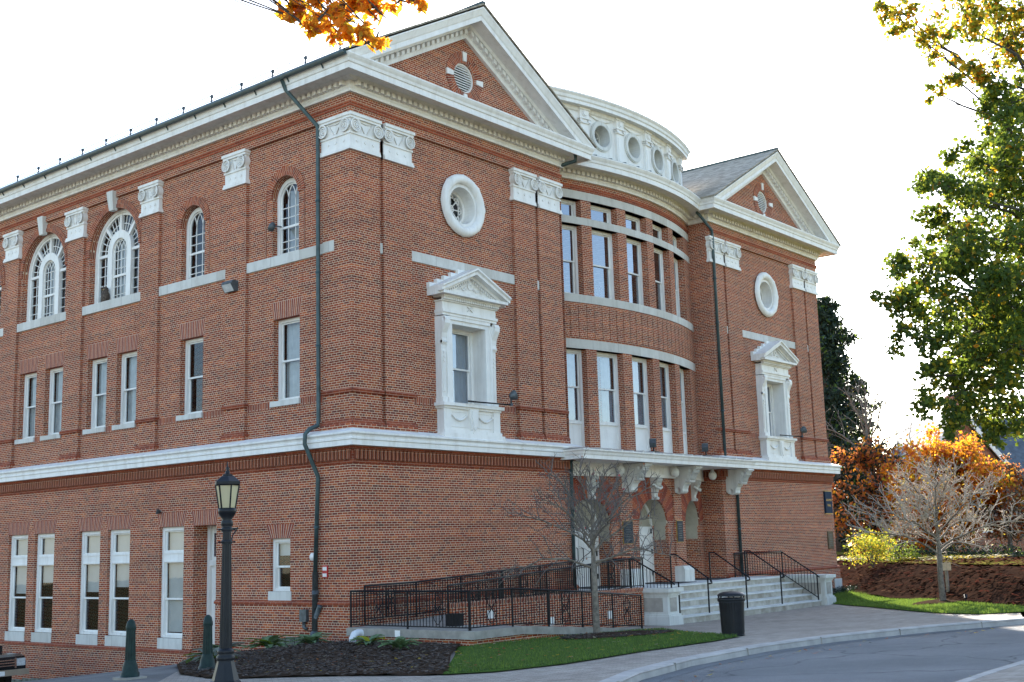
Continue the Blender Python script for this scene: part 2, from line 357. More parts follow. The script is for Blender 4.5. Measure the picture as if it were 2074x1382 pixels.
FL=lambda u,d,z:(d,u,z)
FF=lambda u,d,z:(u,d,z)
BX,BY,BR=15.14,14.77,14.70
def FB(u,d,z): t=u/BR; return (BX+(BR-d)*math.sin(t),BY-(BR-d)*math.cos(t),z)
A_=lambda deg: R(deg)*BR          # bow arc position in metres from its centre line
PL1=10.04; P20,P21=20.24,30.42
UB0=-math.asin((BX-PL1)/BR)*BR; UB1=math.asin((P20-BX)/BR)*BR
YB0=FB(UB0,0,0)[1]; YB1=FB(UB1,0,0)[1]
YEND=30.0
def sweep(mb,path,prof,up=0,closed_ends=True,mi=0,uvs=False):
    n=len(path); out=[]
    for i,p in enumerate(path):
        def nrm(a,b):
            dx,dy=b[0]-a[0],b[1]-a[1]; l=math.hypot(dx,dy); return dy/l,-dx/l
        if i==0: m=nrm(path[0],path[1]); k=1
        elif i==n-1: m=nrm(path[-2],path[-1]); k=1
        else:
            a=nrm(path[i-1],p); b=nrm(p,path[i+1]); mx,my=a[0]+b[0],a[1]+b[1]; l=math.hypot(mx,my); m=(mx/l,my/l); k=1/max(.3,(m[0]*a[0]+m[1]*a[1]))
        out.append([(p[0]+m[0]*o*k,p[1]+m[1]*o*k,z) for o,z in prof])
    L=0
    for i in range(n-1):
        l=math.hypot(path[i+1][0]-path[i][0],path[i+1][1]-path[i][1]); v=0
        for j in range(len(prof)-1):
            dv=math.hypot(prof[j+1][0]-prof[j][0],prof[j+1][1]-prof[j][1])
            mb.face([out[i][j],out[i+1][j],out[i+1][j+1],out[i][j+1]],[(L,v),(L+l,v),(L+l,v+dv),(L,v+dv)],mi); v+=dv
        L+=l
    if closed_ends:
        for i in (0,-1): mb.face(out[i],None,mi)
def along(path,step):
    # points every step along a polyline with outward normals
    for a,b in zip(path,path[1:]):
        dx,dy=b[0]-a[0],b[1]-a[1]; l=math.hypot(dx,dy); n=int(l/step+.5)
        for k in range(n):
            t=(k+.5)/n; yield (a[0]+dx*t,a[1]+dy*t,dx/l,dy/l,dy/l,-dx/l)
def dentils(mb,path,step,w,o0,o1,z0,z1):
    for x,y,tx,ty,nx,ny in along(path,step):
        Fr=lambda u,d,z:(x+tx*u+nx*d,y+ty*u+ny*d,z)
        mb.box(Fr,-w/2,w/2,o0,o1,z0,z1)

# ------------------------------------------------------------------ the hall
hall=empty("brick_hall","large red brick hall with white pediments, curved centre bay and round attic windows","building",(0,0,-2.5))
def part(mb,name,mat,parent=None): return mb.build(name,mat,parent or hall)

def dhung(name,Fr,u0,u1,z0,z1,d,split=.5,sill=None,glass=None,curt='sides',fw=.10,panel=None,transom=None,ct=1.0):
    """double hung window: casing, sashes, panes, sill, curtain"""
    m=MB()
    m.box(Fr,u0,u0+fw,d-.02,d+.12,z0,z1); m.box(Fr,u1-fw,u1,d-.02,d+.12,z0,z1)
    m.box(Fr,u0+fw,u1-fw,d-.02,d+.12,z1-fw,z1); m.box(Fr,u0+fw,u1-fw,d-.03,d+.12,z0,z0+fw*.7)
    a,b=u0+fw,u1-fw; lo,hi=z0+fw*.7,z1-fw
    if panel:   # wooden panel under the glass
        m.box(Fr,a,b,d+.03,d+.1,lo,panel); m.box(Fr,a,b,d-.03,d+.03,panel-.05,panel+.04)
        w=(b-a)*.18; m.box(Fr,a+w,b-w,d+.012,d+.03,lo+.25,panel-.22)
        lo=panel+.04
    if transom:
        zt0,zt1=transom; m.box(Fr,a,b,d-.02,d+.1,zt0,zt1); m.box(Fr,a,b,d-.045,d-.02,zt1-.05,zt1+.02); m.box(Fr,a,b,d-.035,d-.02,zt0-.02,zt0+.04)
    win=part(m,name,M_WHITE)
    sw=.055
    def sash(x0,x1,y0,y1,dd):
        s=MB(); s.box(Fr,x0,x0+sw,dd,dd+.045,y0,y1); s.box(Fr,x1-sw,x1,dd,dd+.045,y0,y1)
        s.box(Fr,x0+sw,x1-sw,dd,dd+.045,y0,y0+sw); s.box(Fr,x0+sw,x1-sw,dd,dd+.045,y1-sw*.8,y1); s.build("sash",M_WHITE,win)
        g=MB(); g.face([Fr(x0+sw,dd+.02,y0+sw),Fr(x1-sw,dd+.02,y0+sw),Fr(x1-sw,dd+.02,y1-sw*.8),Fr(x0+sw,dd+.02,y1-sw*.8)]); g.build("pane",glass or M_GLASS,win)
    top=transom[0] if transom else hi
    zm=lo+(top-lo)*split
    sash(a,b,zm-.03,top,d+.035); sash(a,b,lo,zm+.03,d+.085)
    if transom: sash(a,b,transom[1],hi,d+.04)
    if sill: 
        s=MB(); s.box(Fr,u0-.06 if sill[3] else u0,u1+.06 if sill[3] else u1,sill[2],d+.1,sill[0],sill[1]); s.build("sill",M_STONE,win)
    if curt:
        c=MB(); zb=lo+.02
        def sheet(x0,x1,y0,y1,amp,mi=0,dd=.22):
            n=max(6,int((x1-x0)/.035)); pr=None
            for k in range(n+1):
                x=x0+(x1-x0)*k/n; q=d+dd+amp*math.sin(k*1.25)+amp*.5*math.sin(k*.5+x*9)
                if pr: c.face([Fr(pr[0],pr[1],y0),Fr(x,q,y0),Fr(x,q,y1),Fr(pr[0],pr[1],y1)],None,mi,True)
                pr=(x,q)
        w=b-a
        if curt=='full': sheet(a,b,zb,hi,.025)
        elif curt=='sides': sheet(a,a+w*.42,zb,hi,.03); sheet(b-w*.3,b,zb,hi,.03)
        elif curt=='left': sheet(a,a+w*.45,zb,hi,.03)
        elif curt=='right': sheet(b-w*.5,b,zb,hi,.03)
        elif curt=='blind': sheet(a,b,zb+(hi-zb)*(1-ct),hi,.002,0,.16)
        c.build("curtain" if curt!='blind' else "shade",M_CURT if curt!='blind' else M_BLIND,win)
    return win

# ---- left (long) side, lower storey
M_GLASSG=glassmat('window_glass_screened',(.78,.78,.76),.09)
LW=[(7.69,8.98),(10.63,11.92),(12.38,13.68),(15.27,16.58),(17.07,18.42),(19.9,21.2),(21.7,23.0)]
low_ops=[op(a,b,-2.57,.87) for a,b in LW]+[op(2.62,3.50,-1.13,.37),dict(op(6.05,7.19,-3.3,.86),rev=.62)]
for o in low_ops[:-2]: o['rev']=.25
m=MB(); wall(m,FL,0,YEND,-6.5,2.42,0,low_ops,rev=.22,seg=6)
part(m,"wall",MB_BRICK)
# plinth courses: high by the corner, low beyond the side door
m=MB(); m.box(FL,.0,5.95,-.09,0,-6,-1.50); m.box(FL,7.25,YEND,-.09,0,-6.5,-3.02); part(m,"plinth",MB_BRICK)
m=MB()
for a,b,z in ((-.09,6.0,-1.50),(7.2,YEND,-3.02)):
    prof=[(-.09,z),(-.11,z+.02),(-.10,z+.07),(-.055,z+.11),(0,z+.125)]
    for (x0,h0),(x1,h1) in zip(prof,prof[1:]): m.face([(x0,a,h0),(x0,b,h0),(x1,b,h1),(x1,a,h1)],[(a,h0),(b,h0),(b,h1),(a,h1)])
    m.face([(x,a,h) for x,h in prof]+[(0,a,z)]); m.face([(x,b,h) for x,h in prof]+[(0,b,z)])
part(m,"plinth_moulding",MB_BAND)
def jack(Fr,u0,u1,z,hgt,d,flare=.16):
    m=MB(); n=max(6,int((u1-u0)/.078))
    for k in range(n):
        g=.010
        a0,a1=u0+(u1-u0)*k/n+g,u0+(u1-u0)*(k+1)/n-g
        b0,b1=u0-flare+(u1-u0+2*flare)*k/n+g,u0-flare+(u1-u0+2*flare)*(k+1)/n-g
        zc=[z,z+hgt]
        m.face([Fr(a0,d,z),Fr(a1,d,z),Fr(b1,d,z+hgt),Fr(b0,d,z+hgt)],None,k%3)
    m.face([Fr(u0,d+.002,z),Fr(u1,d+.002,z),Fr(u1+flare,d+.002,z+hgt),Fr(u0-flare,d+.002,z+hgt)],None,3)
    m.face([Fr(u0,d+.004,z-.002),Fr(u1,d+.004,z-.002),Fr(u1,d+.2,z-.002),Fr(u0,d+.2,z-.002)],None,0)
    o=part(m,"flat_arch",[M_V1,M_V2,M_V3,M_MORT]); return o
M_V1=plain("voussoir_red",(.32,.066,.03),.9,.2,20); M_V2=plain("voussoir_brown",(.24,.052,.03),.9,.2,20); M_V3=plain("voussoir_orange",(.41,.11,.045),.9,.2,20); M_MORT=plain("mortar",(.62,.5,.38),.95,.1,8)
for (a,b) in LW[:5]: jack(FL,a,b,.87,.45,-.004)
jack(FL,2.62,3.50,.37,.40,-.004,.2); jack(FL,6.05,7.19,.87,.45,-.004,.12)
cur=['blind','blind','blind','blind','blind','blind','blind']; ctv=[.98,.55,.6,.5,.62,.5,.4]
for i,(a,b) in enumerate(LW):
    dhung("window",FL,a,b,-2.57,.87,.13,.49,sill=(-2.92,-2.57,-.02,False),curt='blind',glass=M_GLASSG,ct=ctv[i],fw=.12,transom=(-.22,.08))
dhung("window",FL,2.62,3.50,-1.13,.37,.12,.47,sill=(-1.40,-1.13,-.03,True),curt='blind',ct=.3,fw=.10)
# side door in its deep recess
m=MB()
m.box(FL,6.05,7.19,.62,.7,-3.3,.86); m.box(FL,6.32,6.92,.60,.62,-2.9,-2.0); m.box(FL,6.32,6.92,.60,.62,-1.8,-.6); 
side=part(m,"side_door",M_WHITE)
g=MB(); g.box(FL,6.3,6.95,.595,.605,-.1,.62); g.build("transom_pane",M_GLASSR,side)
g=MB(); g.box(FL,6.05,7.19,.53,.62,-.38,-.22); g.box(FL,6.05,6.17,.52,.62,-3.3,.86); g.box(FL,7.07,7.19,.52,.62,-3.3,.86); g.build("door_frame",M_WHITE,side)
# ---- left side, upper storey
PIL=[(4.75,5.75),(9.36,10.36),(13.98,15.02),(18.50,19.48),(23.1,24.1),(27.7,28.7)]
SG=[(2.37,3.60),(6.97,8.23)]; BIG=[(10.63,13.70),(15.28,18.36),(19.95,23.0)]
up_ops=[op(a,b,8.8,10.63,'arch') for a,b in SG]+[op(a,b,8.8,10.55,'arch') for a,b in BIG]
MID=[(2.33,3.53),(6.97,8.19),(10.62,11.84),(12.42,13.65),(15.25,16.48),(17.06,18.28),(19.9,21.1),(21.7,22.9)]
up_ops+=[op(a,b,4.38,6.86) for a,b in MID]
m=MB(); wall(m,FL,0.1,YEND,3.2,12.45,.1,up_ops,rev=.28,seg=6); 
# frieze above the pilasters
m.box(FL,0,YEND,0,.1,12.45,13.09,4); part(m,"wall",MB_BRICK)
def pilaster(Fr,u0,u1,ret=.1):
    m=MB(); m.box(Fr,u0,u1,-.0,ret,3.2,12.45); p=part(m,"pilaster",MB_BRICK)
    b=MB()
    b.box(Fr,u0-.07,u1+.07,-.08,ret,3.2,3.45); p2=b.build("base",MB_BRICK,p)
    for z,o1,o2,hh in ((3.45,.08,.02,.14),(4.33,.06,.06,.07),(4.40,.085,.03,.06)):
        if z!=4.40: b=MB()
        for s_ in (1,):
            b.face([Fr(u0-o1+.01,-o1,z),Fr(u1+o1-.01,-o1,z),Fr(u1+o2-.01,-o2,z+hh),Fr(u0-o2+.01,-o2,z+hh)],[(u0,z),(u1,z),(u1,z+hh),(u0,z+hh)])
            for u,sg in ((u0-.01,-1),(u1+.01,1)):
                b.face([Fr(u+sg*o1,-o1,z),Fr(u+sg*o1,ret,z),Fr(u+sg*o2,ret,z+hh),Fr(u+sg*o2,-o2,z+hh)],[(0,z),(.2,z),(.2,z+hh),(0,z+hh)])
            b.face([Fr(u0-o1,-o1,z),Fr(u1+o1,-o1,z),Fr(u1+o1,ret,z),Fr(u0-o1,ret,z)])
            b.face([Fr(u0-o2,-o2,z+hh),Fr(u1+o2,-o2,z+hh),Fr(u1+o2,ret,z+hh),Fr(u0-o2,ret,z+hh)])
        if z!=4.33: b.build("moulding",MB_BAND,p)
    return p
def capital(Fr0,u0,u1,p,ret=.1,left=True,right=True,dz=0):
    Fr=lambda u,d,z:Fr0(u,d,z+dz)
    return _capital(Fr,u0,u1,p,ret,left,right)
def _capital(Fr,u0,u1,p,ret,left,right):
    """white volute capital: base moulding, starred necking, two spirals, abacus"""
    m=MB(); e=.05; el=e if left else 0; er=e if right else 0
    m.box(Fr,u0-el*1.6,u1+er*1.6,-.085,ret,11.36,11.43); m.box(Fr,u0-el*1.2,u1+er*1.2,-.07,ret,11.43,11.50)
    m.box(Fr,u0-el*.4,u1+er*.4,-.03,ret,11.50,11.84); m.box(Fr,u0-el,u1+er,-.065,ret,11.84,11.90)
    m.box(Fr,u0-el*.3,u1+er*.3,-.035,ret,11.90,12.30)
    m.box(Fr,u0-el*1.2,u1+er*1.2,-.10,ret,12.30,12.37); m.box(Fr,u0-el*1.8,u1+er*1.8,-.135,ret,12.37,12.46)
    rv=.20
    for uc,sg in ((u0+.13,1),(u1-.13,-1)):
        zc=12.10; n=20
        for k in range(n):
            a=2*PI*k/n; c=2*PI*(k+1)/n
            P=lambda r,t,d:Fr(uc+r*math.cos(t),d,zc+r*math.sin(t))
            m.face([P(rv,a,-.13),P(rv,c,-.13),P(rv,c,ret),P(rv,a,ret)],None,0,True)
        m.disc(Fr,uc,zc,rv,-.085,20); m.ring(Fr,uc,zc,rv-.028,rv,-.14,-.08,0,360,20)
        # spiral roll
        pts=[]
        for k in range(34):
            t=k/33*2.6*2*PI; r=rv*.80*(1-t/(2.6*2*PI))+.012; a=PI/2+sg*t*-1
            pts.append(Fr(uc+r*math.cos(a),-.11,zc+r*math.sin(a)))
        m.tube(pts,.021,5,0)
    c_=(u0+u1)/2
    # slanted leaf lines between the spirals and little stars on the necking
    for s_ in (-1,1):
        m.tube([Fr(c_+s_*((u1-u0)/2-.34),-.045,12.26),Fr(c_+s_*.05,-.045,11.93)],.016,5)
    m.tube([Fr(u0+.3,-.05,12.27),Fr(c_,-.05,12.22),Fr(u1-.3,-.05,12.27)],.018,5)
    for k in (-1,0,1):
        m.ring(Fr,c_+k*(u1-u0)*.28,11.67,.0,.055,-.05,-.03,0,360,4)
    return m.build("capital",M_WHITE,p)
p=pilaster(FL,0,1.2); capital(FL,0.0,1.2,p,left=False,dz=.003)
for a,b in PIL:
    p=pilaster(FL,a,b)
    if a<22: capital(FL,a,b,p)
# moulded string between the pilasters (soldier course) at sill height
brk=[1.2]+[x for ab in PIL for x in ab]+[YEND]
for i in range(0,len(brk)-1,2):
    m=MB(); m.box(FL,brk[i]+.02,brk[i+1]-.02,.075,.1,4.16,4.37); part(m,"soldier_course",MB_SOLD)
    m=MB(); m.box(FL,brk[i],brk[i+1],.02,.1,3.2,3.42); part(m,"base_course",MB_BRICK)
# stepped frieze mouldings
m=MB(); m.box(FL,0,YEND,-.03,0,12.69,12.77,1); m.box(FL,0,YEND,-.05,0,12.77,12.84); part(m,"frieze_moulding",MB_BAND)
# stone sills of the upper windows span each bay
for a,b in ((1.2,4.75),(5.75,9.36),(10.36,13.98),(15.02,18.50),(19.48,23.1)):
    m=MB(); big=(b-a)>0 and a>9
    m.box(FL,a+(.25 if big else 0)*0,b-.003,.04 if not big else .02,.36,8.49,8.8); part(m,"stone_sill",M_STONE)
m=MB(); m.box(FL,.72,1.2,-.012,0,8.49,8.8); part(m,"stone_sill",M_STONE)
# arches over the upper windows
for a,b in SG:
    m=MB(); c=(a+b)/2; r=(b-a)/2
    for k,(ri,ro,dd) in enumerate(((r,r+.13,.05),(r+.135,r+.28,.068))):
        m.ring(FL,c,10.63,ri,ro,dd,.1,0,180,30)
    for s_ in (-1,1): m.box(FL,min(c+s_*(r+.27),c+s_*(r+.28)),max(c+s_*(r+.27),c+s_*(r+.28)),.068,.1,8.8,10.63)
    part(m,"brick_arch",MB_SOLD)
for a,b in BIG:
    m=MB(); c=(a+b)/2; r=(b-a)/2
    m.ring(FL,c,10.55,r,r+.13,.045,.1,0,180,40); m.ring(FL,c,10.55,r+.135,r+.28,.07,.1,0,180,40)
    part(m,"brick_arch",MB_SOLD)
    m=MB(); pts=[(-.13,11.98),(.13,11.98),(.20,12.62),(-.20,12.62)]
    m.prism([(.1,11.98),(-.07,11.98),(-.10,12.2),(-.13,12.45),(-.15,12.66),(.1,12.66)],-.15,.15,lambda d,z,u:(d,c+u*(1+.5*(z-11.98)/.68)*.85,z)); part(m,"keystone",M_WHITEOLD)
def tracery(m,Fr,c,zs,r,d,lights=3,w=.014):
    """interlaced gothic glazing bars inside a half circle head"""
    def arcs(x0,rad,sgn):
        prev=None
        for k in range(15):
            t=k/14*PI/2; u=x0+sgn*(rad-rad*math.cos(t)); z=zs+rad*math.sin(t)
            if (u-c)**2+(z-zs)**2>(r-.01)**2: break
            if prev: m.bar(Fr(prev[0],d,prev[1]),Fr(u,d,z),w*2)
            prev=(u,z)
    for k in range(-1,lights+1):
        x=c-r+2*r*k/lights
        if k>=0: arcs(x,2*r/lights*2,1)
        arcs(x+2*r/lights,2*r/lights*2,-1)
for i,(a,b) in enumerate(SG):
    c=(a+b)/2; r=(b-a)/2; d=.33; zs=10.60; z0=8.82
    m=MB(); m.ring(FL,c,zs,r-.13,r,d-.03,d+.1,0,180,24); m.box(FL,a,a+.13,d-.03,d+.1,z0,zs); m.box(FL,b-.13,b,d-.03,d+.1,z0,zs); m.box(FL,a,b,d-.04,d+.1,z0-.02,z0+.06)
    win=part(m,"arched_window",M_WHITE)
    ri=r-.13; s=MB(); zm=9.72
    s.ring(FL,c,zs,ri-.04,ri,d+.02,d+.06,0,180,20)
    for u in (c-ri,c+ri-.04): s.box(FL,u,u+.04,d+.02,d+.06,z0+.06,zs)
    s.box(FL,c-ri,c+ri,d+.01,d+.07,zm-.035,zm+.035); s.box(FL,c-ri,c+ri,d+.02,d+.06,z0+.06,z0+.11)
    for k in (1,2): s.box(FL,c-ri+2*ri*k/3-.012,c-ri+2*ri*k/3+.012,d+.025,d+.055,z0+.06,zs)
    for z in (9.28,10.02,10.33,9.5 if 0 else 9.05): s.box(FL,c-ri,c+ri,d+.025,d+.055,z-.012,z+.012)
    tracery(s,FL,c,zs,ri,d+.04); s.build("sash",M_WHITE,win)
    g=MB(); g.face([FL(c-ri,d+.045,z0),FL(c+ri,d+.045,z0)]+[FL(c+ri*math.cos(PI*k/20),d+.045,zs+ri*math.sin(PI*k/20)) for k in range(21)]); g.build("pane",M_GLASS,win)
    q=MB(); n=14
    u0_,u1_=(c-ri,c+ri*.55) if i==0 else (c-ri,c-.05)
    for k in range(n): q.face([FL(u0_+(u1_-u0_)*k/n,d+.2+.02*math.sin(k*1.3),z0),FL(u0_+(u1_-u0_)*(k+1)/n,d+.2+.02*math.sin(k*1.3+1.3),z0),FL(u0_+(u1_-u0_)*(k+1)/n,d+.2+.02*math.sin(k*1.3+1.3),10.9),FL(u0_+(u1_-u0_)*k/n,d+.2+.02*math.sin(k*1.3),10.9)])
    q.build("curtain",M_CURT,win)
for a,b in BIG:
    c=(a+b)/2; r=(b-a)/2; d=.36; zs=10.55; z0=8.82
    m=MB()
    m.ring(FL,c,zs,r-.12,r,d-.04,d+.1,0,180,36); m.ring(FL,c,zs,r-.20,r-.12,d,d+.1,0,180,36)
    for s_ in (-1,1):
        u=c+s_*r; m.box(FL,min(u,u-s_*.12),max(u,u-s_*.12),d-.04,d+.1,z0,zs); u=c+s_*(r-.12); m.box(FL,min(u,u-s_*.08),max(u,u-s_*.08),d,d+.1,z0,zs)
    zi=10.62
    m.ring(FL,c,zi,.44,.72,d-.06,d+.1,0,180,30)
    for s_ in (-1,1): m.box(FL,min(c+s_*.44,c+s_*.72),max(c+s_*.44,c+s_*.72),d-.06,d+.1,z0,zi); m.box(FL,min(c+s_*.72,c+s_*(r-.2)),max(c+s_*.72,c+s_*(r-.2)),d-.02,d+.1,zs-.05,zs+.05)
    m.box(FL,c-r,c+r,d-.05,d+.1,z0-.02,z0+.07)
    for an in (90,48,132):   # heavy radial bars
        x=lambda q,an=an:(c+q*math.cos(R(an)),zs+q*math.sin(R(an)))
        p0,p1=x(.74),x(r-.15); m.bar(FL(p0[0],d+.03,p0[1]),FL(p1[0],d+.03,p1[1]),.12,.12)
    win=part(m,"palladian_window",M_WHITE)
    s=MB()
    for an in (12,24,36,60,69,78,102,111,120,144,156,168):
        x=lambda q,an=an:(c+q*math.cos(R(an)),zs+q*math.sin(R(an))); p0,p1=x(.8),x(r-.2); s.bar(FL(p0[0],d+.06,p0[1]),FL(p1[0],d+.06,p1[1]),.025)
    s.ring(FL,c,zs,1.03,1.055,d+.045,d+.075,0,180,30)
    for s_ in (-1,1):
        u=c+s_*(.72+(r-.2-.72)/2); s.box(FL,u-.012,u+.012,d+.045,d+.075,z0,zs)
        for z in (9.15,9.5,9.85,10.2): s.box(FL,min(c+s_*.72,c+s_*(r-.2)),max(c+s_*.72,c+s_*(r-.2)),d+.045,d+.075,z-.012,z+.012)
    ri=.44
    s.ring(FL,c,zi,ri-.04,ri,d+.02,d+.06,0,180,20)
    for u in (c-ri,c+ri-.04): s.box(FL,u,u+.04,d+.02,d+.06,z0,zi)
    s.box(FL,c-ri,c+ri,d,d+.07,9.68,9.76)
    for k in (1,2,3): s.box(FL,c-ri+2*ri*k/4-.011,c-ri+2*ri*k/4+.011,d+.03,d+.055,z0,zi)
    for z in (9.05,9.35,10.0,10.3,zi): s.box(FL,c-ri,c+ri,d+.03,d+.055,z-.011,z+.011)
    tracery(s,FL,c,zi,ri,d+.045,4,.011); s.build("sash",M_WHITE,win)
    g=MB(); rr=r-.12; g.face([FL(c-rr,d+.07,z0),FL(c+rr,d+.07,z0)]+[FL(c+rr*math.cos(PI*k/30),d+.07,zs+rr*math.sin(PI*k/30)) for k in range(31)]); g.build("pane",M_GLASS,win)
    q=MB(); n=26
    for k in range(n):
        f_=lambda k:(c-ri+(2*ri)*k/n,d+.22+.02*math.sin(k*1.3)); (x0,y0),(x1,y1)=f_(k),f_(k+1); q.face([FL(x0,y0,z0),FL(x1,y1,z0),FL(x1,y1,11.0),FL(x0,y0,11.0)])
    q.build("curtain",M_CURT,win)
for i,(a,b) in enumerate(MID):
    dhung("window",FL,a,b,4.38,6.86,.32,.5,sill=(4.22,4.38,.02,True),curt=['full','left','full','right','full','full','sides','sides'][i])
    jack(FL,a,b,6.86,.52,.096,.10)
# recessed panels under the upper sills
for a,b in ((2.2,3.9),(6.75,8.45),(10.8,13.5),(15.45,18.2)):
    m=MB()
    for (u0,u1,z0,z1) in ((a,b,8.17,8.19),(a,a+.02,7.55,8.17)): m.box(FL,u0,u1,.09,.1,z0,z1)
    part(m,"panel_moulding",MB_BRICK)

# ---- front pavilions
def pavilion(X0,X1,idx):
    Fr=lambda u,d,z:(X0+u,d,z)
    Wd=X1-X0; k=Wd/10.04
    m=MB(); wall(m,Fr,0 if idx==0 else 0,Wd,-3.5,2.42,0,(),seg=5); part(m,"wall",MB_BRICK)
    m=MB(); m.box(Fr,-.09,Wd+.09,-.09,0,-3.5,-1.50); part(m,"plinth",MB_BRICK)
    m=MB()
    prof=[(-.09,-1.50),(-.11,-1.48),(-.10,-1.43),(-.055,-1.39),(0,-1.375)]
    for (x0,h0),(x1,h1) in zip(prof,prof[1:]): m.face([Fr(-.1,x0,h0),Fr(Wd+.1,x0,h0),Fr(Wd+.1,x1,h1),Fr(-.1,x1,h1)],[(0,h0),(Wd,h0),(Wd,h1),(0,h1)])
    m.face([Fr(Wd+.1,x,hh) for x,hh in prof]+[Fr(Wd+.1,0,-1.5)])
    part(m,"plinth_moulding",MB_BAND)
    oc=4.86*k; oz=10.67; ac=4.80*k
    m=MB(); wall(m,Fr,0.1 if idx==0 else 0,Wd-(.1 if idx else 0),3.2,12.45,.1,[dict(circ(oc,oz,.74),rev=.6),dict(op(ac-.81,ac+.81,4.25,6.75),rev=.6)],seg=6)
    m.box(Fr,.1 if idx==0 else 0,Wd,0,.1,12.45,13.09,2)
    # tympanum
    A=Wd/2; zt=lambda u:16.32-.562*abs(u-A)
    wall(m,Fr,.6,Wd-.6,13.7,zt,.0,[dict(circ(A,14.98,.5),rev=.35)],brks=(A,)); part(m,"wall",MB_BRICK)
    P=[(0,1.14,True,False),(1.30,2.47,False,True),(Wd-2.66,Wd-1.50,True,False),(Wd-1.34,Wd-.13,False,True)]
    for a,b,l,r_ in P:
        if a==0 and idx==0: p=pilaster(Fr,.1,b); capital(Fr,-.03,b,p,right=r_)
        else: p=pilaster(Fr,a,b); capital(Fr,a,b,p,left=l,right=r_)
    for a,b in ((2.55,ac-1.35),(ac+1.35,Wd-2.74)): m=MB(); m.box(Fr,a,b,.075,.1,4.16,4.37); part(m,"soldier_course",MB_SOLD)
    m=MB(); m.box(Fr,2.47,Wd-2.66,.02,.1,3.2,3.42); part(m,"base_course",MB_BRICK)
    m=MB(); m.box(Fr,-.03,Wd+.03,-.03,0,12.69,12.77); m.box(Fr,-.05,Wd+.05,-.05,0,12.77,12.84); part(m,"frieze_moulding",MB_BAND)
    m=MB(); m.box(Fr,2.47,Wd-2.66,.05,.1,8.49,8.8); part(m,"stone_band",M_STONE)
    for q in ((1.165,1.275),(Wd-1.475,Wd-1.365)): m=MB(); m.box(Fr,q[0],q[1],.03,.1,8.49,8.8); part(m,"stone_band",M_STONE)
    # wreathed round window
    m=MB(); n=48
    def wr(j,t):
        a=2*PI*j/n; rr=.155*(1+.13*(1 if j%6==0 else 0)); R_=.86
        return Fr(oc+(R_+rr*math.cos(t))*math.cos(a),.04-rr*math.sin(t)*.9,oz+(R_+rr*math.cos(t))*math.sin(a))
    vs=[wr(j,PI*q/8) for j in range(n) for q in range(9)]
    m.idx(vs,[(j*9+q,j*9+q+1,((j+1)%n)*9+q+1,((j+1)%n)*9+q) for j in range(n) for q in range(8)])
    m.ring(Fr,oc,oz,.60,.73,.05,.6,0,360,36); m.ring(Fr,oc,oz,.52,.62,.5,.62,0,360,36)
    win=part(m,"round_window",M_WHITE)
    s=MB()
    for q in range(8):
        a=R(22.5*q); s.bar(Fr(oc-.54*math.cos(a),.58,oz-.54*math.sin(a)),Fr(oc+.54*math.cos(a),.58,oz+.54*math.sin(a)),.035) if q%2==0 else None
    for q in range(8):
        a=R(45*q); b_=R(45*q+45); c1=(oc+.54*math.cos(a),oz+.54*math.sin(a)); c2=(oc+.54*math.cos(b_+R(45)),oz+.54*math.sin(b_+R(45)))
        s.bar(Fr(c1[0],.575,c1[1]),Fr(c2[0],.575,c2[1]),.035)
    s.ring(Fr,oc,oz,.10,.14,.55,.6,0,360,16); s.build("tracery",M_WHITE,win)
    g=MB(); g.disc(Fr,oc,oz,.56,.61,32); g.build("pane",M_GLASS,win)
    # louvred vent in the pediment
    m=MB(); m.ring(Fr,A,14.98,.44,.5,.05,.3,0,360,32); vent=part(m,"round_vent",M_WHITE)
    s=MB()
    for q in range(11):
        z=14.98-.42+.084*q; w=math.sqrt(max(.01,.45**2-(z-14.98)**2))
        s.face([Fr(A-w,.07,z-.035),Fr(A+w,.07,z-.035),Fr(A+w,.12,z+.035),Fr(A-w,.12,z+.035)]); s.face([Fr(A-w,.07,z-.035),Fr(A+w,.07,z-.035),Fr(A+w,.07,z-.02),Fr(A-w,.07,z-.02)])
    s.build("louvre",M_WHITE,vent); s=MB(); s.disc(Fr,A,14.98,.49,.33,28); s.build("backing",M_DARK,vent)
    m=MB(); m.ring(Fr,A,14.98,.50,.67,-.02,.0,0,360,44); m.ring(Fr,A,14.98,.675,.86,-.03,0,0,360,44); part(m,"brick_arch",MB_SOLD)
    for a in (0,90,180,270):
        m=MB(); c,s_=math.cos(R(a)),math.sin(R(a))
        q=lambda rr,t:(A+rr*c-t*s_,14.98+rr*s_+t*c)
        pts=[q(.56,-.07),q(.87,-.10),q(.87,.10),q(.56,.07)]
        m.prism(pts,-.07,.1,lambda x,z,d:Fr(x,d,z)); part(m,"vent_keystone",M_WHITE)
    # raking cornice
    m=MB(); prof=[(0,0),(.12,0),(.12,.14),(.14,.155),(.14,.32),(.30,.33),(.34,.43),(.78,.43),(.80,.40),(.80,.56),(.83,.60),(.88,.72),(.92,.80),(.92,.84),(0,.86)]
    L0=.95
    zr=lambda u:16.32-.562*abs(u-A)
    def rk(u): return [Fr(u,-o,zr(u)+hv) for o,hv in prof]
    ue_=lambda hv,sg:A+sg*(2.5+hv)/.562
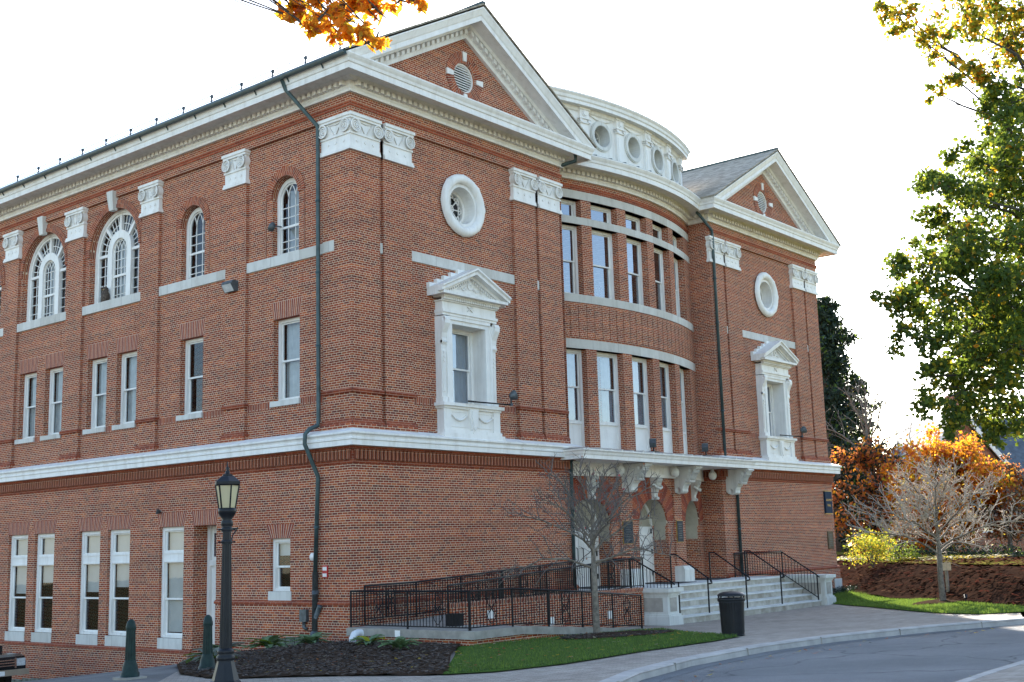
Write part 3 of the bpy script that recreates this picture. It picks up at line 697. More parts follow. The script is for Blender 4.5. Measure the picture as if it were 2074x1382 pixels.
    for ue in (-L0,Wd+L0):
        b=rk(A); sg=-1 if ue<0 else 1; a=[Fr(ue_(hv,sg),-o,13.82) for o,hv in prof]
        for q in range(len(prof)-1): m.face([a[q],b[q],b[q+1],a[q+1]])
        m.face(a)
        n=int(2.62/.562/.225); sg=1 if ue<0 else -1
        for q in range(n):
            u0=A-sg*(.10+q*.225); u1=u0-sg*.125
            for dd in (-.21,): 
                pts=[Fr(u0,-.21,zr(u0)+.17),Fr(u1,-.21,zr(u1)+.17),Fr(u1,-.21,zr(u1)+.29),Fr(u0,-.21,zr(u0)+.29)]
            m.idx([Fr(u,d_,zr(u)+hv) for u in (u0,u1) for d_ in (-.05,-.285) for hv in (.165,.305)],[(0,1,3,2),(4,5,7,6),(0,2,6,4),(1,3,7,5),(2,3,7,6),(0,1,5,4)],0,False)
    ped=part(m,"raking_cornice",M_WHITE)
    # gable roof behind
    m=MB()
    zo=.90
    for sg in (-1,1):
        ue=A+sg*(A+.98); 
        for dz in (0,.06): m.face([Fr(ue,-.95,zr(ue)+zo+dz),Fr(A,-.95,zr(A)+zo+dz),Fr(A,YEND+.5,zr(A)+zo+dz),Fr(ue,YEND+.5,zr(ue)+zo+dz)],[(0,0),(6,0),(6,YEND),(0,YEND)])
        m.face([Fr(ue,-.95,zr(ue)+zo),Fr(A,-.95,zr(A)+zo),Fr(A,-.95,zr(A)+zo+.06),Fr(ue,-.95,zr(ue)+zo+.06)])
        m.face([Fr(ue,-.95,zr(ue)+zo),Fr(ue,YEND,zr(ue)+zo),Fr(ue,YEND,zr(ue)+zo+.06),Fr(ue,-.95,zr(ue)+zo+.06)])
    rf=part(m,"roof",M_SHING); 
    s=MB(); s.bar(Fr(A,-.95,zr(A)+zo+.07),Fr(A,YEND,zr(A)+zo+.07),.16,.08); s.build("ridge_cap",M_COPPER,rf)
    # aedicule window
    aedicule(Fr,ac)
    return Fr
def shingle():
    m,b,p=newmat("roof_shingles"); P=pos(b); s=b.node("ShaderNodeSeparateXYZ"); b.l.new(P,s.inputs[0])
    row=b.m('FLOOR',b.m('DIVIDE',s.outputs[2],.075)); cl=b.m('FLOOR',b.m('DIVIDE',b.m('ADD',s.outputs[1],b.m('MULTIPLY',row,.17)),.3))
    cv=b.node("ShaderNodeCombineXYZ"); b.put(cv.inputs[0],cl); b.put(cv.inputs[1],row); wn=b.node("ShaderNodeTexWhiteNoise",noise_dimensions='3D'); b.l.new(cv.outputs[0],wn.inputs[0])
    fr=b.m('FRACT',b.m('DIVIDE',s.outputs[2],.075)); ln=b.rng(fr,0,.25,.55,1)
    c=b.ramp(wn.outputs[0],[(0,(.22,.185,.135)),(.5,(.32,.275,.205)),(1,(.42,.36,.28))])
    b.l.new(b.mix(1,c,ln,'MULTIPLY'),p.inputs['Base Color']); p.inputs['Roughness'].default_value=.9; return m
M_SHING=shingle()
def aedicule(Fr,c):
    """carved white window surround with pediment, brackets and apron"""
    m=MB(); W_=1.30
    # base block and apron
    m.box(Fr,c-W_-.10,c+W_+.10,-.34,.1,3.02,3.35); m.box(Fr,c-W_-.03,c+W_+.03,-.28,.1,3.35,3.45)
    m.box(Fr,c-W_+.05,c+W_-.05,-.20,.1,3.45,4.10)
    for s_ in (-1,1): m.box(Fr,c+s_*(W_-.16)-.16,c+s_*(W_-.16)+.16,-.235,-.2,3.45,4.10)
    m.box(Fr,c-W_-.02,c+W_+.02,-.27,.1,4.10,4.17); m.box(Fr,c-W_-.1,c+W_+.1,-.34,.1,4.17,4.27)
    # panel frames
    for u0,u1 in ((c-W_+.34,c-.25),(c+.25,c+W_-.34)):
        m.box(Fr,u0,u1,-.215,-.2,3.55,3.59); m.box(Fr,u0,u1,-.215,-.2,4.0,4.04)
        # festoon
        n=8; m.tube([Fr(u0+(u1-u0)*k/n,-.225,3.92-.16*math.sin(PI*k/n)) for k in range(n+1)],[.02+.022*math.sin(PI*k/n) for k in range(n+1)],6)
        for u in (u0+.02,u1-.02): m.ring(Fr,u,3.92,0,.045,-.24,-.2,0,360,8)
    # central cartouche
    m.prism([(-.20,4.12),(.20,4.12),(.19,3.85),(.13,3.62),(.05,3.36),(0,3.28),(-.05,3.36),(-.13,3.62),(-.19,3.85)],-.30,-.2,lambda u,z,d:Fr(c+u,d,z))
    m.prism([(-.12,4.05),(.12,4.05),(.11,3.86),(.05,3.55),(0,3.45),(-.05,3.55),(-.11,3.86)],-.335,-.3,lambda u,z,d:Fr(c+u,d,z))
    # architrave round the opening
    for s_ in (-1,1):
        m.box(Fr,min(c+s_*.78,c+s_*.98),max(c+s_*.78,c+s_*.98),-.16,.7,4.27,6.72); m.box(Fr,min(c+s_*.98,c+s_*1.06),max(c+s_*.98,c+s_*1.06),-.20,.1,4.27,6.95)
        # pilaster strip with scroll bracket
        a,b=c+s_*1.06,c+s_*1.27; a,b=min(a,b),max(a,b)
        m.box(Fr,a-.02,b+.02,-.2,.1,4.27,4.42); m.box(Fr,a,b,-.14,.1,4.42,6.05)
        m.prism([(.1,6.05),(-.16,6.05),(-.19,6.12),(-.17,6.25),(-.19,6.4),(-.26,6.55),(-.33,6.68),(-.34,6.80),(-.30,6.90),(.1,6.92)],a-.01,b+.01,lambda d,z,u:Fr(u,d,z))
        m.tube([Fr(a-.015,-.27,6.80),Fr(b+.015,-.27,6.80)],.07,10); m.tube([Fr(a-.01,-.15,6.12),Fr(b+.01,-.15,6.12)],.05,8)
        m.box(Fr,a+.05,b-.05,-.165,-.14,4.6,5.85)
        for k in range(3): m.ring(Fr,(a+b)/2,5.55+.13*k,0,.05,-.19,-.16,0,360,8)
    m.box(Fr,c-1.06,c+1.06,-.20,.1,6.84,6.95); m.box(Fr,c-.98,c+.98,-.16,.7,6.72,6.84)
    # entablature
    m.box(Fr,c-1.27,c+1.27,-.22,.1,6.95,7.03); m.box(Fr,c-1.29,c+1.29,-.26,.1,7.03,7.12); m.box(Fr,c-1.25,c+1.25,-.2,.1,7.12,7.38)
    m.box(Fr,c-1.29,c+1.29,-.26,.1,7.38,7.42)
    k=0
    n=30
    for k in range(n):
        u=c-1.30+2.6*(k+.5)/n; m.box(Fr,u-.028,u+.028,-.33,-.2,7.42,7.50)
    m.box(Fr,c-1.33,c+1.33,-.36,.1,7.50,7.55); m.box(Fr,c-1.52,c+1.52,-.52,.1,7.55,7.64)
    for s_ in (-1,1): m.tube([Fr(c-.12,-.215,7.18),Fr(c+.12,-.215,7.33)] if s_>0 else [Fr(c-.12,-.215,7.33),Fr(c+.12,-.215,7.18)],.015,5)
    # pediment
    ap=8.42; sl=(ap-7.72)/1.56
    m.prism([(-1.3,7.64),(1.3,7.64),(0,8.26)],-.22,.1,lambda u,z,d:Fr(c+u,d,z))
    for s_ in (-1,1):
        pr=[(-.58,0),(-.58,.08),(-.54,.09),(-.54,-.07),(-.36,-.07),(-.36,-.16),(.1,-.16),(.1,.09)]
        pr=[(-.60,.10),(-.60,.04),(-.54,0),(-.54,-.10),(-.34,-.10),(-.34,-.20),(.1,-.20),(.1,.10)]
        e=[Fr(c+s_*1.60,d,7.70+hv*.9) for d,hv in pr]; a=[Fr(c,d,ap+hv) for d,hv in pr]
        for q in range(len(pr)): m.face([e[q],a[q],a[(q+1)%len(pr)],e[(q+1)%len(pr)]])
        m.face(e)
        for q in range(13):
            u=.12+q*.095; z=ap-.24-(u)*.445
            m.box(Fr,c+s_*u-.022,c+s_*u+.022,-.30,-.2,z-.04,z+.04)
    m.ring(Fr,c,7.98,.06,.12,-.26,-.2,0,360,14)
    for s_ in (-1,1):
        m.tube([Fr(c+s_*(.15+.07*k),-.23,7.86+.05*math.sin(k*2)) for k in range(7)],[.035-.003*k for k in range(7)],6)
    # stepped lead roof behind the little pediment
    surround=part(m,"window_surround",M_WHITE)
    s=MB()
    for k in range(5):
        u0=c-1.62+k*.33; s.box(Fr,u0,u0+.33,-.05 if 0 else -.02,.1,7.75,7.93+k*.15)
    s.build("stepped_flashing",M_WHITE,surround)
    win=dhung("window",Fr,c-.777,c+.777,4.275,6.717,.42,.49,curt='right',fw=.09,glass=M_GLASSF)
M_GLASSF=glassmat("window_glass_front",(.62,.70,.77),.24)
pavilion(0,PL1,0); pavilion(P20,P21,1)
# side returns of the pavilions towards the bow, back and right walls
FRt=lambda u,d,z:(P20+d,u,z)
m=MB(); wall(m,FRt,0,1.6,-3.5,3.2,0); wall(m,FRt,.1,1.6,3.2,13.09,0); part(m,'wall',MB_BRICK)
m=MB(); wall(m,lambda u,d,z:(PL1-d,u,z),0,1.6,-3.5,13.09,0); part(m,'wall',MB_BRICK)
m=MB(); wall(m,lambda u,d,z:(P21-d,u,z),.1,YEND,-3.5,13.9,0,seg=6); wall(m,lambda u,d,z:(u,YEND-d,z),0,P21,-6.5,16.5,0,seg=8); part(m,"wall",MB_BRICK)
# ------------------------------------------------------------------ bow front between the pavilions
TH=[-15.7,-8.3,-.8,6.6,13.9]; HW=.70
lo_o=[dict(op(A_(t)-HW,A_(t)+HW,3.0,6.84),rev=.42) for t in TH]; mid_o=[dict(op(A_(t)-HW,A_(t)+HW,8.82,11.44),rev=.42) for t in TH]; sm_o=[dict(op(A_(t)-HW,A_(t)+HW,11.71,12.39),rev=.42) for t in TH]
m=MB(); wall(m,FB,UB0,UB1,2.3,13.09,0,lo_o+mid_o+sm_o,seg=.5); part(m,"bow_wall",MB_BRICK)
for z0,z1,d in ((6.84,7.17,-.02),(8.52,8.82,-.04),(11.44,11.71,-.02),(12.39,12.70,-.02)):
    m=MB(); m.box(FB,UB0-.1,UB1+.1,d,.30,z0,z1,26); part(m,"stone_band",M_STONE)
m=MB(); m.box(FB,UB0,UB1,-.03,0,12.74,12.81,24); m.box(FB,UB0,UB1,-.05,0,12.81,12.88,24); part(m,"frieze_moulding",MB_BAND)
# panel of slightly proud brick ribs
m=MB(); n=27
for k in range(n):
    a=UB0+(UB1-UB0)*(k+.08)/n; b=UB0+(UB1-UB0)*(k+.92)/n; m.box(FB,a,b,-.022,0,7.25,8.45)
part(m,"ribbed_panel",MB_BRICK)
for i,t in enumerate(TH):
    c=A_(t)
    dhung("window",FB,c-HW,c+HW,8.82,11.44,.30,.5,curt='none',glass=M_GLASSR,fw=.11)
    w=dhung("window",FB,c-HW,c+HW,11.71,12.39,.30,.02,curt=None,glass=M_GLASSR,fw=.11)
    dhung("window",FB,c-HW,c+HW,3.0,6.84,.30,.5,curt='right',glass=M_GLASSF,fw=.11,panel=4.22)
# lower wall with three arched door bays
DO=[-13.4,.15,13.9]; DW=.98; ZS=.55
m=MB(); wall(m,FB,UB0,UB1,-3.2,2.45,.0,[dict(op(A_(t)-DW,A_(t)+DW,-1.60,ZS,'arch'),rev=.72) for t in DO],seg=.4); part(m,"bow_wall",MB_BRICK)
m=MB(); 
for t in DO:
    c=A_(t); nv=19
    for k in range(nv):     # long fanned voussoirs
        a0=8+(164)*k/nv; a1=8+164*(k+1)/nv-.8; ro=2.0 if 2<k<nv-3 else 1.7
        zl=2.28-ZS
        P=[]
        for r_,a in ((DW+.005,a0),(DW+.005,a1)): P.append(FB(c+r_*math.cos(R(a)),-.012-.004*(k%2),ZS+r_*math.sin(R(a))))
        for a in (a1,a0):
            rr=min(1.78,zl/max(.05,math.sin(R(a)))); P.append(FB(c+rr*math.cos(R(a)),-.012-.004*(k%2),ZS+rr*math.sin(R(a))))
        m.face(P,None,(k*7)%3)
    m.ring(FB,c,ZS,DW-.0,DW+.01,-.012,.02,0,180,24,2)
part(m,"fan_arch",[M_V1,M_V3,M_V2])
for i,t in enumerate(DO):
    c=A_(t); d=.70
    m=MB(); m.box(FB,c-DW,c-DW+.10,d-.04,d+.1,-1.58,ZS); m.box(FB,c+DW-.10,c+DW,d-.04,d+.1,-1.58,ZS); m.ring(FB,c,ZS,DW-.11,DW,d-.04,d+.1,0,180,24)
    dr=part(m,"entrance_door",M_WHITE)
    for s_ in (-1,1):
        l=MB(); a,b=(c-DW+.1,c-.01) if s_<0 else (c+.01,c+DW-.1)
        l.box(FB,a,b,d,d+.07,-1.57,ZS-.02)
        for z0,z1 in ((-1.42,-1.0),(-.9,-.48),(-.38,.04),(.14,.5)): 
            l.box(FB,a+.1,b-.1,d-.012,d,z0,z1)
        l.build("door_leaf",M_WHITE,dr)
        hd=MB(); u=c+s_*.13; hd.tube([FB(u,d-.01,-.66),FB(u,d-.09,-.62),FB(u,d-.09,-.22),FB(u,d-.01,-.18)],.016,6); hd.build("handle",M_BLACK,dr)
        for z in (-1.2,-.4,.35):
            hg=MB(); u=c+s_*(DW-.13); hg.box(FB,u-.025,u+.025,d-.06,d-.03,z-.09,z+.09); hg.build("hinge",M_BLACK,dr)
    f=MB(); f.face([FB(c+(DW-.1)*math.cos(PI*k/20),d+.02,ZS+(DW-.1)*math.sin(PI*k/20)) for k in range(21)]); f.box(FB,c-DW+.1,c+DW-.1,d-.03,d+.07,ZS-.03,ZS+.06); f.build("tympanum",M_PLASTER,dr)
    # plaster lining of the arch head
    q=MB(); r=DW-.004
    for k in range(24):
        a,b=PI*k/24,PI*(k+1)/24
        q.face([FB(c+r*math.cos(a),.06,ZS+r*math.sin(a)),FB(c+r*math.cos(b),.06,ZS+r*math.sin(b)),FB(c+r*math.cos(b),.66,ZS+r*math.sin(b)),FB(c+r*math.cos(a),.66,ZS+r*math.sin(a))])
    for s_ in (-1,1): q.face([FB(c+s_*r,.12,.02),FB(c+s_*r,.6,.02),FB(c+s_*r,.6,ZS),FB(c+s_*r,.12,ZS)])
    q.build("plaster_lining",M_PLASTER,dr)
# white plinth blocks on the piers between the doors
for t in (-6.6,7.1):
    m=MB(); c=A_(t); m.box(FB,c-.42,c+.42,-.42,0,-1.58,-1.12); m.prism([(-.42,-1.12),(0,-1.12),(0,-.98),(-.34,-.98)],c-.40,c+.40,lambda d,z,u:FB(u,d,z)); part(m,"pier_plinth",M_WHITEOLD)
    m=MB(); m.box(FB,c-.33,c+.33,-.07,0,-.98,2.3); part(m,"pier",MB_BRICK)
# ---- canopy over the doors
YC=-1.08
m=MB()
path=[(9.3,.9),(9.3,YC),(20.95,YC),(20.95,.3)]
prof=[(-.12,2.74),(0,2.74),(0,2.86),(.03,2.90),(.05,2.97),(.10,3.02),(.10,3.06)]
sweep(m,path,prof)
m.face([(9.3,1.2,2.76),(20.95,1.2,2.76),(20.95,YC+.1,2.76),(9.3,YC+.1,2.76)])
m.face([(9.2,1.2,3.16),(21.05,1.2,3.16),(21.05,YC-.1,3.06),(9.2,YC-.1,3.06)])
for k in range(18):
    x=9.5+k*.66; m.tube([(x,YC-.10,3.07),(x,.2,3.17)],.045,6)
canopy=part(m,"canopy",M_WHITE)
# panelled frieze under the canopy
m=MB(); m.box(FB,UB0,UB1,-.14,0,2.30,2.76,20)
for t in (-13.4,-6.6,.15,7.1,13.9):
    for k in range(4):
        u=A_(t)+.30+k*.10; m.box(FB,u,u+.05,-.165,-.14,2.42,2.66)
m.build("frieze",M_WHITE,canopy)
def bracket(x,y):
    m=MB(); pr=[(0,2.74),(-1.02,2.74),(-1.04,2.62),(-.96,2.58),(-.97,2.50),(-.90,2.46),(-.80,2.40),(-.74,2.26),(-.76,2.16),(-.70,2.12),(-.60,2.14),(-.56,2.18),(-.55,2.08),(-.47,2.02),(-.42,1.90),(-.42,1.80),(-.36,1.74),(-.22,1.72),(-.10,1.76),(0,1.86)]
    hw=.20
    m.prism(pr,-hw,hw,lambda d,z,u:(x+u,y+d,z))
    m.prism([(-.95,2.72),(-1.07,2.72),(-1.09,2.66),(-1.05,2.64)],-hw-.03,hw+.03,lambda d,z,u:(x+u,y+d,z)); 
    # carved side panel and scroll eyes
    for u in (-hw-.015,hw):
        m.prism([(-.10,2.66),(-.72,2.66),(-.68,2.30),(-.10,2.30)],u,u+.015,lambda d,z,uu:(x+uu,y+d,z))
    m.tube([(x-hw-.02,y-.22,1.86),(x+hw+.02,y-.22,1.86)],.11,12); m.tube([(x-hw-.02,y-.83,2.56),(x+hw+.02,y-.83,2.56)],.10,12); m.tube([(x-hw-.02,y-.64,2.22),(x+hw+.02,y-.64,2.22)],.06,10)
    for k in range(5): m.tube([(x-hw+.04+k*.08,y-.98,2.56),(x-hw+.04+k*.08,y-.82,2.36),(x-hw+.04+k*.08,y-.76,2.2)],.022,5)
    return m.build("bracket",M_WHITEOLD,canopy)
for t in (-20.0,-6.6,7.1): p=FB(A_(t),0,0); bracket(p[0],p[1]-.02)
bracket(20.72,0.0)
def scroll_key(t):
    c=A_(t); m=MB()
    m.prism([(0,2.30),(-.34,2.30),(-.36,2.2),(-.30,2.06),(-.22,1.95),(-.20,1.84),(-.14,1.7),(-.13,1.62),(-.20,1.55),(-.16,1.48),(0,1.48)],-.16,.16,lambda d,z,u:FB(c+u*(.7+.3*(z-1.5)/.8),d,z))
    m.tube([FB(c-.24,-.16,2.05),FB(c-.16,-.30,1.93),FB(c,-.34,1.88),FB(c+.16,-.30,1.93),FB(c+.24,-.16,2.05)],.05,8)
    for k in range(4): m.tube([FB(c-.1+k*.067,-.355,2.28),FB(c-.1+k*.067,-.33,2.1)],.02,5)
    m.tube([FB(c-.10,-.16,1.53),FB(c+.10,-.16,1.53)],.06,10)
    m.build("scroll_keystone",M_WHITEOLD,canopy)
for t in DO: scroll_key(t)
# ---- attic with round windows above the bow
RA=14.42
def FA(u,d,z): t=u/RA; return (BX+(RA-d)*math.sin(t),14.65-(RA-d)*math.cos(t),z)
AO=[-.27,-.133,.004,.141,.278]; e=.350; ZO=15.13
m=MB(); wall(m,FA,-e*RA,e*RA,13.9,16.02,0,[dict(circ(t*RA,ZO,.43),rev=.55) for t in AO],seg=.5)
for s_ in (-1,1):
    a=FA(s_*e*RA,0,0); m.box(lambda u,d,z:(a[0]+d,u,z),a[1],a[1]+8,0,.12,13.9,16.02) if s_<0 else m.box(lambda u,d,z:(a[0]-d,u,z),a[1]+.02,a[1]+8,0,.12,13.9,16.02)
attic=part(m,"attic_wall",M_WHITE)
m=MB(); 
arc=[FA(e*RA*(k/20-1),0,0)[:2] for k in range(41)]
a0,a1=arc[0],arc[-1]; pth=[(a0[0],a0[1]+8)]+arc+[(a1[0],a1[1]+8)]
sweep(m,pth,[(0,15.86),(.06,15.90),(.10,15.98),(.12,16.02),(.34,16.02),(.34,16.14),(.38,16.18),(.40,16.28),(.46,16.36),(.46,16.42),(-.5,16.62)])
m.build("attic_cornice",M_WHITE,attic)
m=MB(); m.face([(x,y,16.62) for x,y in [FA(e*RA*(k/10-1),.45,0)[:2] for k in range(21)]]+[(a1[0]-.4,a1[1]+8,16.62),(a0[0]+.4,a0[1]+8,16.62)]); m.build("attic_roof",M_COPPER,attic)
for t in AO:
    c=t*RA; m=MB(); m.ring(FA,c,ZO,.43,.56,-.07,0,0,360,36); m.ring(FA,c,ZO,.56,.60,-.04,0,0,360,36); m.ring(FA,c,ZO,.415,.427,-.06,.5,0,360,30); m.ring(FA,c,ZO,.36,.43,.42,.5,0,360,30)
    for q in range(4):
        a=R(45*q+20); m.bar(FA(c-.38*math.cos(a),.46,ZO-.38*math.sin(a)),FA(c+.38*math.cos(a),.46,ZO+.38*math.sin(a)),.03)
    w=m.build("round_window",M_WHITEOLD,attic)
    g=MB(); g.disc(FA,c,ZO,.43,.5,26); g.build("pane",M_GLASSR,w)
for t in [-.33,-.2,-.064,.0725,.21,.33]:
    c=t*RA; m=MB()
    m.box(FA,c-.20,c+.20,-.10,0,14.1,15.42); m.box(FA,c-.25,c+.25,-.14,0,14.0,14.16); m.box(FA,c-.13,c+.13,-.125,-.1,14.3,15.25)
    m.box(FA,c-.24,c+.24,-.15,0,15.42,15.47); m.box(FA,c-.22,c+.22,-.13,0,15.47,15.58); m.box(FA,c-.28,c+.28,-.18,0,15.58,15.64)
    for s_ in (-1,1): m.tube([FA(c+s_*.2,-.18,15.52),FA(c+s_*.2,0,15.52)],.075,10)
    m.box(FA,c-.22,c+.22,-.13,0,15.64,15.98); m.ring(FA,c,15.80,.0,.09,-.18,-.13,0,360,12); m.ring(FA,c,15.80,.10,.14,-.16,-.13,0,360,14); m.box(FA,c-.26,c+.26,-.17,0,15.94,16.02)
    m.build("attic_pilaster",M_WHITE,attic)
for a,b in zip([-.2,-.064,.0725],[-.064,.0725,.21]):
    m=MB()
    u0,u1=a*RA+.34,b*RA-.34; n=10
    m.tube([FA(u0+(u1-u0)*k/n,-.025,15.86-.14*math.sin(PI*k/n)) for k in range(n+1)],[.02+.03*math.sin(PI*k/n) for k in range(n+1)],6)
    m.build("festoon",M_WHITE,attic)
# copper apron roof between cornice and attic, and flat roof behind
m=MB(); n=30
for k in range(n):
    a,b=UB0-.2+(UB1-UB0+.4)*k/n,UB0-.2+(UB1-UB0+.4)*(k+1)/n
    m.face([FB(a,-.90,13.84),FB(b,-.90,13.84),FB(b,.28,14.16),FB(a,.28,14.16)]); m.face([FB(a,-.90,13.78),FB(b,-.90,13.78),FB(b,-.90,13.84),FB(a,-.90,13.84)])
    if k%2==0: m.tube([FB(a,-.9,13.86),FB(a,.28,14.18)],.02,5)
m.face([(9,.8,14.15),(21.2,.8,14.15),(21.2,YEND,14.4),(9,YEND,14.4)])
part(m,"apron_roof",M_LEAD)
# ---- main cornice all round
arcp=[FB(UB0+(UB1-UB0)*k/16,0,0)[:2] for k in range(17)]; arcp=[q for q in arcp if PL1+1.0<q[0]<P20-1.0]
CP_=[(0,YEND),(0,0),(PL1,0),(PL1,YB0)]+arcp+[(P20,YB1),(P20,0),(P21,0),(P21,YEND)]
m=MB()
sweep(m,CP_,[(0,13.09),(.10,13.09),(.10,13.17),(.13,13.22),(.13,13.25),(.13,13.255),(.13,13.41),(.22,13.42),(.28,13.50),(.32,13.50),(.77,13.50),(.77,13.385),(.81,13.385),(.81,13.56),(.84,13.58),(.86,13.66),(.90,13.72),(.93,13.78),(.93,13.82),(0,13.88)])
dentils(m,CP_,.232,.13,.13,.275,13.262,13.40)
part(m,"cornice",M_WHITE)
# ---- belt course and brick corbel table under it
for P in ([(0,YEND),(0,0),(PL1,0),(PL1,.9)],[(P20,.9),(P20,0),(P21,0),(P21,YEND)]):
    m=MB(); sweep(m,P,[(0,2.82),(.33,2.82),(.33,2.96),(.36,2.98),(.36,3.03),(.33,3.05),(.35,3.10),(.40,3.14),(.40,3.19),(0,3.34)]); part(m,"belt_course",M_WHITE)
    m=MB(); sweep(m,P,[(0,2.34),(.03,2.36),(.05,2.42),(.02,2.44),(.02,2.72),(.12,2.74),(.16,2.78),(.16,2.82),(0,2.82)]); part(m,"corbel_band",MB_BAND)
    m=MB(); dentils(m,P,.155,.098,.02,.13,2.46,2.73); part(m,"corbel_table",MB_CORB)
# ---- eaves gutter with snow guard on the long side
m=MB(); m.tube([(-.98,-.85,13.80),(-.98,YEND,13.80)],.085,10)
for k in range(20): y=.2+k*1.5; m.bar((-.98,y,13.80),(-.86,y,13.62),.03)
gut=part(m,"gutter",M_COPPER)
m=MB()
for k in range(21): y=-.5+k*1.48; m.bar((-.85,y,13.84),(-.85,y,14.22),.035); m.box(FL,y-.03,y+.03,-.88,-.80,14.12,14.2)
for z in (14.02,14.19): m.tube([(-.85,-.8,z),(-.85,YEND,z)],.015,5)
part(m,"snow_guard",M_GREYP)
# ---- downspouts
def spout(pts,r=.06,mat=None):
    m=MB(); m.tube(pts,r,10)
    for p,q in zip(pts,pts[1:]):
        if abs(p[2]-q[2])>2.5:
            n=int(abs(p[2]-q[2])/2.2)
            for k in range(1,n+1):
                t=k/(n+1); c=[p[i]+(q[i]-p[i])*t for i in range(3)]; m.lathe((c[0],c[1],c[2]-.03),[(r+.018,0),(r+.018,.06)],10)
    return part(m,"downspout",mat or M_COPPER)
spout([(-.92,1.95,13.75),(-.82,1.9,13.45),(-.14,1.28,12.35),(-.12,1.27,12.2),(-.12,1.27,3.62),(-.14,1.28,3.48),(-.40,1.35,3.36),(-.50,1.40,3.22),(-.50,1.42,2.95),(-.14,1.28,2.05),(-.12,1.30,1.9),(-.12,1.42,-.62)],.062)
spout([(-.12,1.42,-.60),(-.12,1.45,-2.75)],.085,M_GREYP)
m=MB(); m.lathe((-.12,1.45,-2.72),[(.17,0),(.17,.32),(.13,.34),(.12,.5),(.09,.52)],14); part(m,"drain_boot",M_GREYP); m=MB(); m.tube([(-.12,1.42,-1.85),(-.16,1.2,-1.55),(-.16,1.18,-1.5)],.07,10); part(m,"branch_pipe",M_GREYP); m=MB(); m.lathe((-.12,1.42,-1.2),[(.10,0),(.10,.1)],12); part(m,"pipe_collar",M_GREYP)
p0=FB(UB1-.75,-.6,13.42)
spout([p0,(P20-.55,.05,13.3),(P20+.16,-.10,12.72),(P20+.20,-.09,12.5),(P20+.20,-.09,3.3)],.062)
spout([(P20+1.02,-.09,2.3),(P20+1.02,-.09,-1.55)],.062)
spout([(PL1+.15,-.6,13.5),(PL1+.15,-.6,13.25),(PL1+.02,-.1,13.18),(PL1-.05,.05,13.15)],.07)
spout([(PL1-.10,-.42,3.0),(PL1-.14,-.12,2.7),(PL1-.14,-.09,-1.5)],.06)
# cornerstone on the right
m=MB(); m.box(FF,P21-.62,P21+.11,-.13,.1,-2.60,-1.98); part(m,"cornerstone",M_WHITEOLD)
# old stone footing on the long side
m=MB(); random.seed(3)
y=1.9
while y<3.4: 
    w=random.uniform(.3,.55); m.box(FL,y,y+w-.03,-.16,-.09,-2.75,-2.38+random.uniform(-.05,.04)); y+=w
y=9.9
while y<18: 
    w=random.uniform(.35,.7); m.box(FL,y,y+w-.03,-.16,-.09,-4.6,-3.75-.07*(y-10)+random.uniform(-.06,.05)); y+=w
part(m,"footing_stones",plain("footing_stone",(.16,.17,.13),.95,.3,5))
# ------------------------------------------------------------------ terrain
def inpoly(x,y,P):
    c=False; n=len(P)
    for i in range(n):
        (x0,y0),(x1,y1)=P[i],P[i-1]
        if (y0>y)!=(y1>y) and x<(x1-x0)*(y-y0)/(y1-y0)+x0: c=not c
    return c
def sheet(name,poly,off,mat,step=.8,zf=None,jit=0,holes=()):
    zf=zf or h; n=len(poly)
    pts=[]; edges=[]
    for lp in (poly,)+tuple(holes):
        lo=[]
        for i in range(len(lp)):
            a,b=lp[i],lp[(i+1)%len(lp)]; k=max(1,int(math.hypot(b[0]-a[0],b[1]-a[1])/step)); lo+= [(a[0]+(b[0]-a[0])*q/k,a[1]+(b[1]-a[1])*q/k) for q in range(k)]
        s0=len(pts); pts+=lo; edges+=[(s0+i,s0+(i+1)%len(lo)) for i in range(len(lo))]
    xs=[p[0] for p in poly]; ys=[p[1] for p in poly]
    x=min(xs)+step*.5
    while x<max(xs):
        y=min(ys)+step*.5
        while y<max(ys):
            if inpoly(x,y,poly) and not any(inpoly(x,y,hh) for hh in holes): pts.append((x+random.uniform(-.1,.1)*step,y+random.uniform(-.1,.1)*step))
            y+=step
        x+=step
    v,_,f,_,_,_=delaunay_2d_cdt([Vector(p) for p in pts],edges,[],0,1e-5)
    m=MB(); vs=[(q.x,q.y,zf(q.x,q.y)+off+(random.uniform(-jit,jit) if jit else 0)) for q in v]
    fs=[]
    for t in f:
        cx=sum(v[i].x for i in t)/3; cy=sum(v[i].y for i in t)/3
        if inpoly(cx,cy,poly) and not any(inpoly(cx,cy,hh) for hh in holes): fs.append(tuple(t))
    m.idx(vs,fs,0,True); o=m.build(name,mat); return o
def groundmat(name,c1,c2,scale,rough=.95,bm=.3,sc2=40):
    m,b,p=newmat(name); P=pos(b); a=b.noise(P,scale,5); f=b.noise(P,sc2,3)
    c=b.ramp(a,[(.3,c1),(.7,c2)]); c=b.mix(.5,c,b.ramp(f,[(.3,(.55,.55,.55)),(.7,(1.35,1.35,1.35))]),'MULTIPLY')
    b.l.new(c,p.inputs['Base Color']); p.inputs['Roughness'].default_value=rough; p.inputs['Specular IOR Level'].default_value=0.0; bump(b,p,f,bm,.02); return m
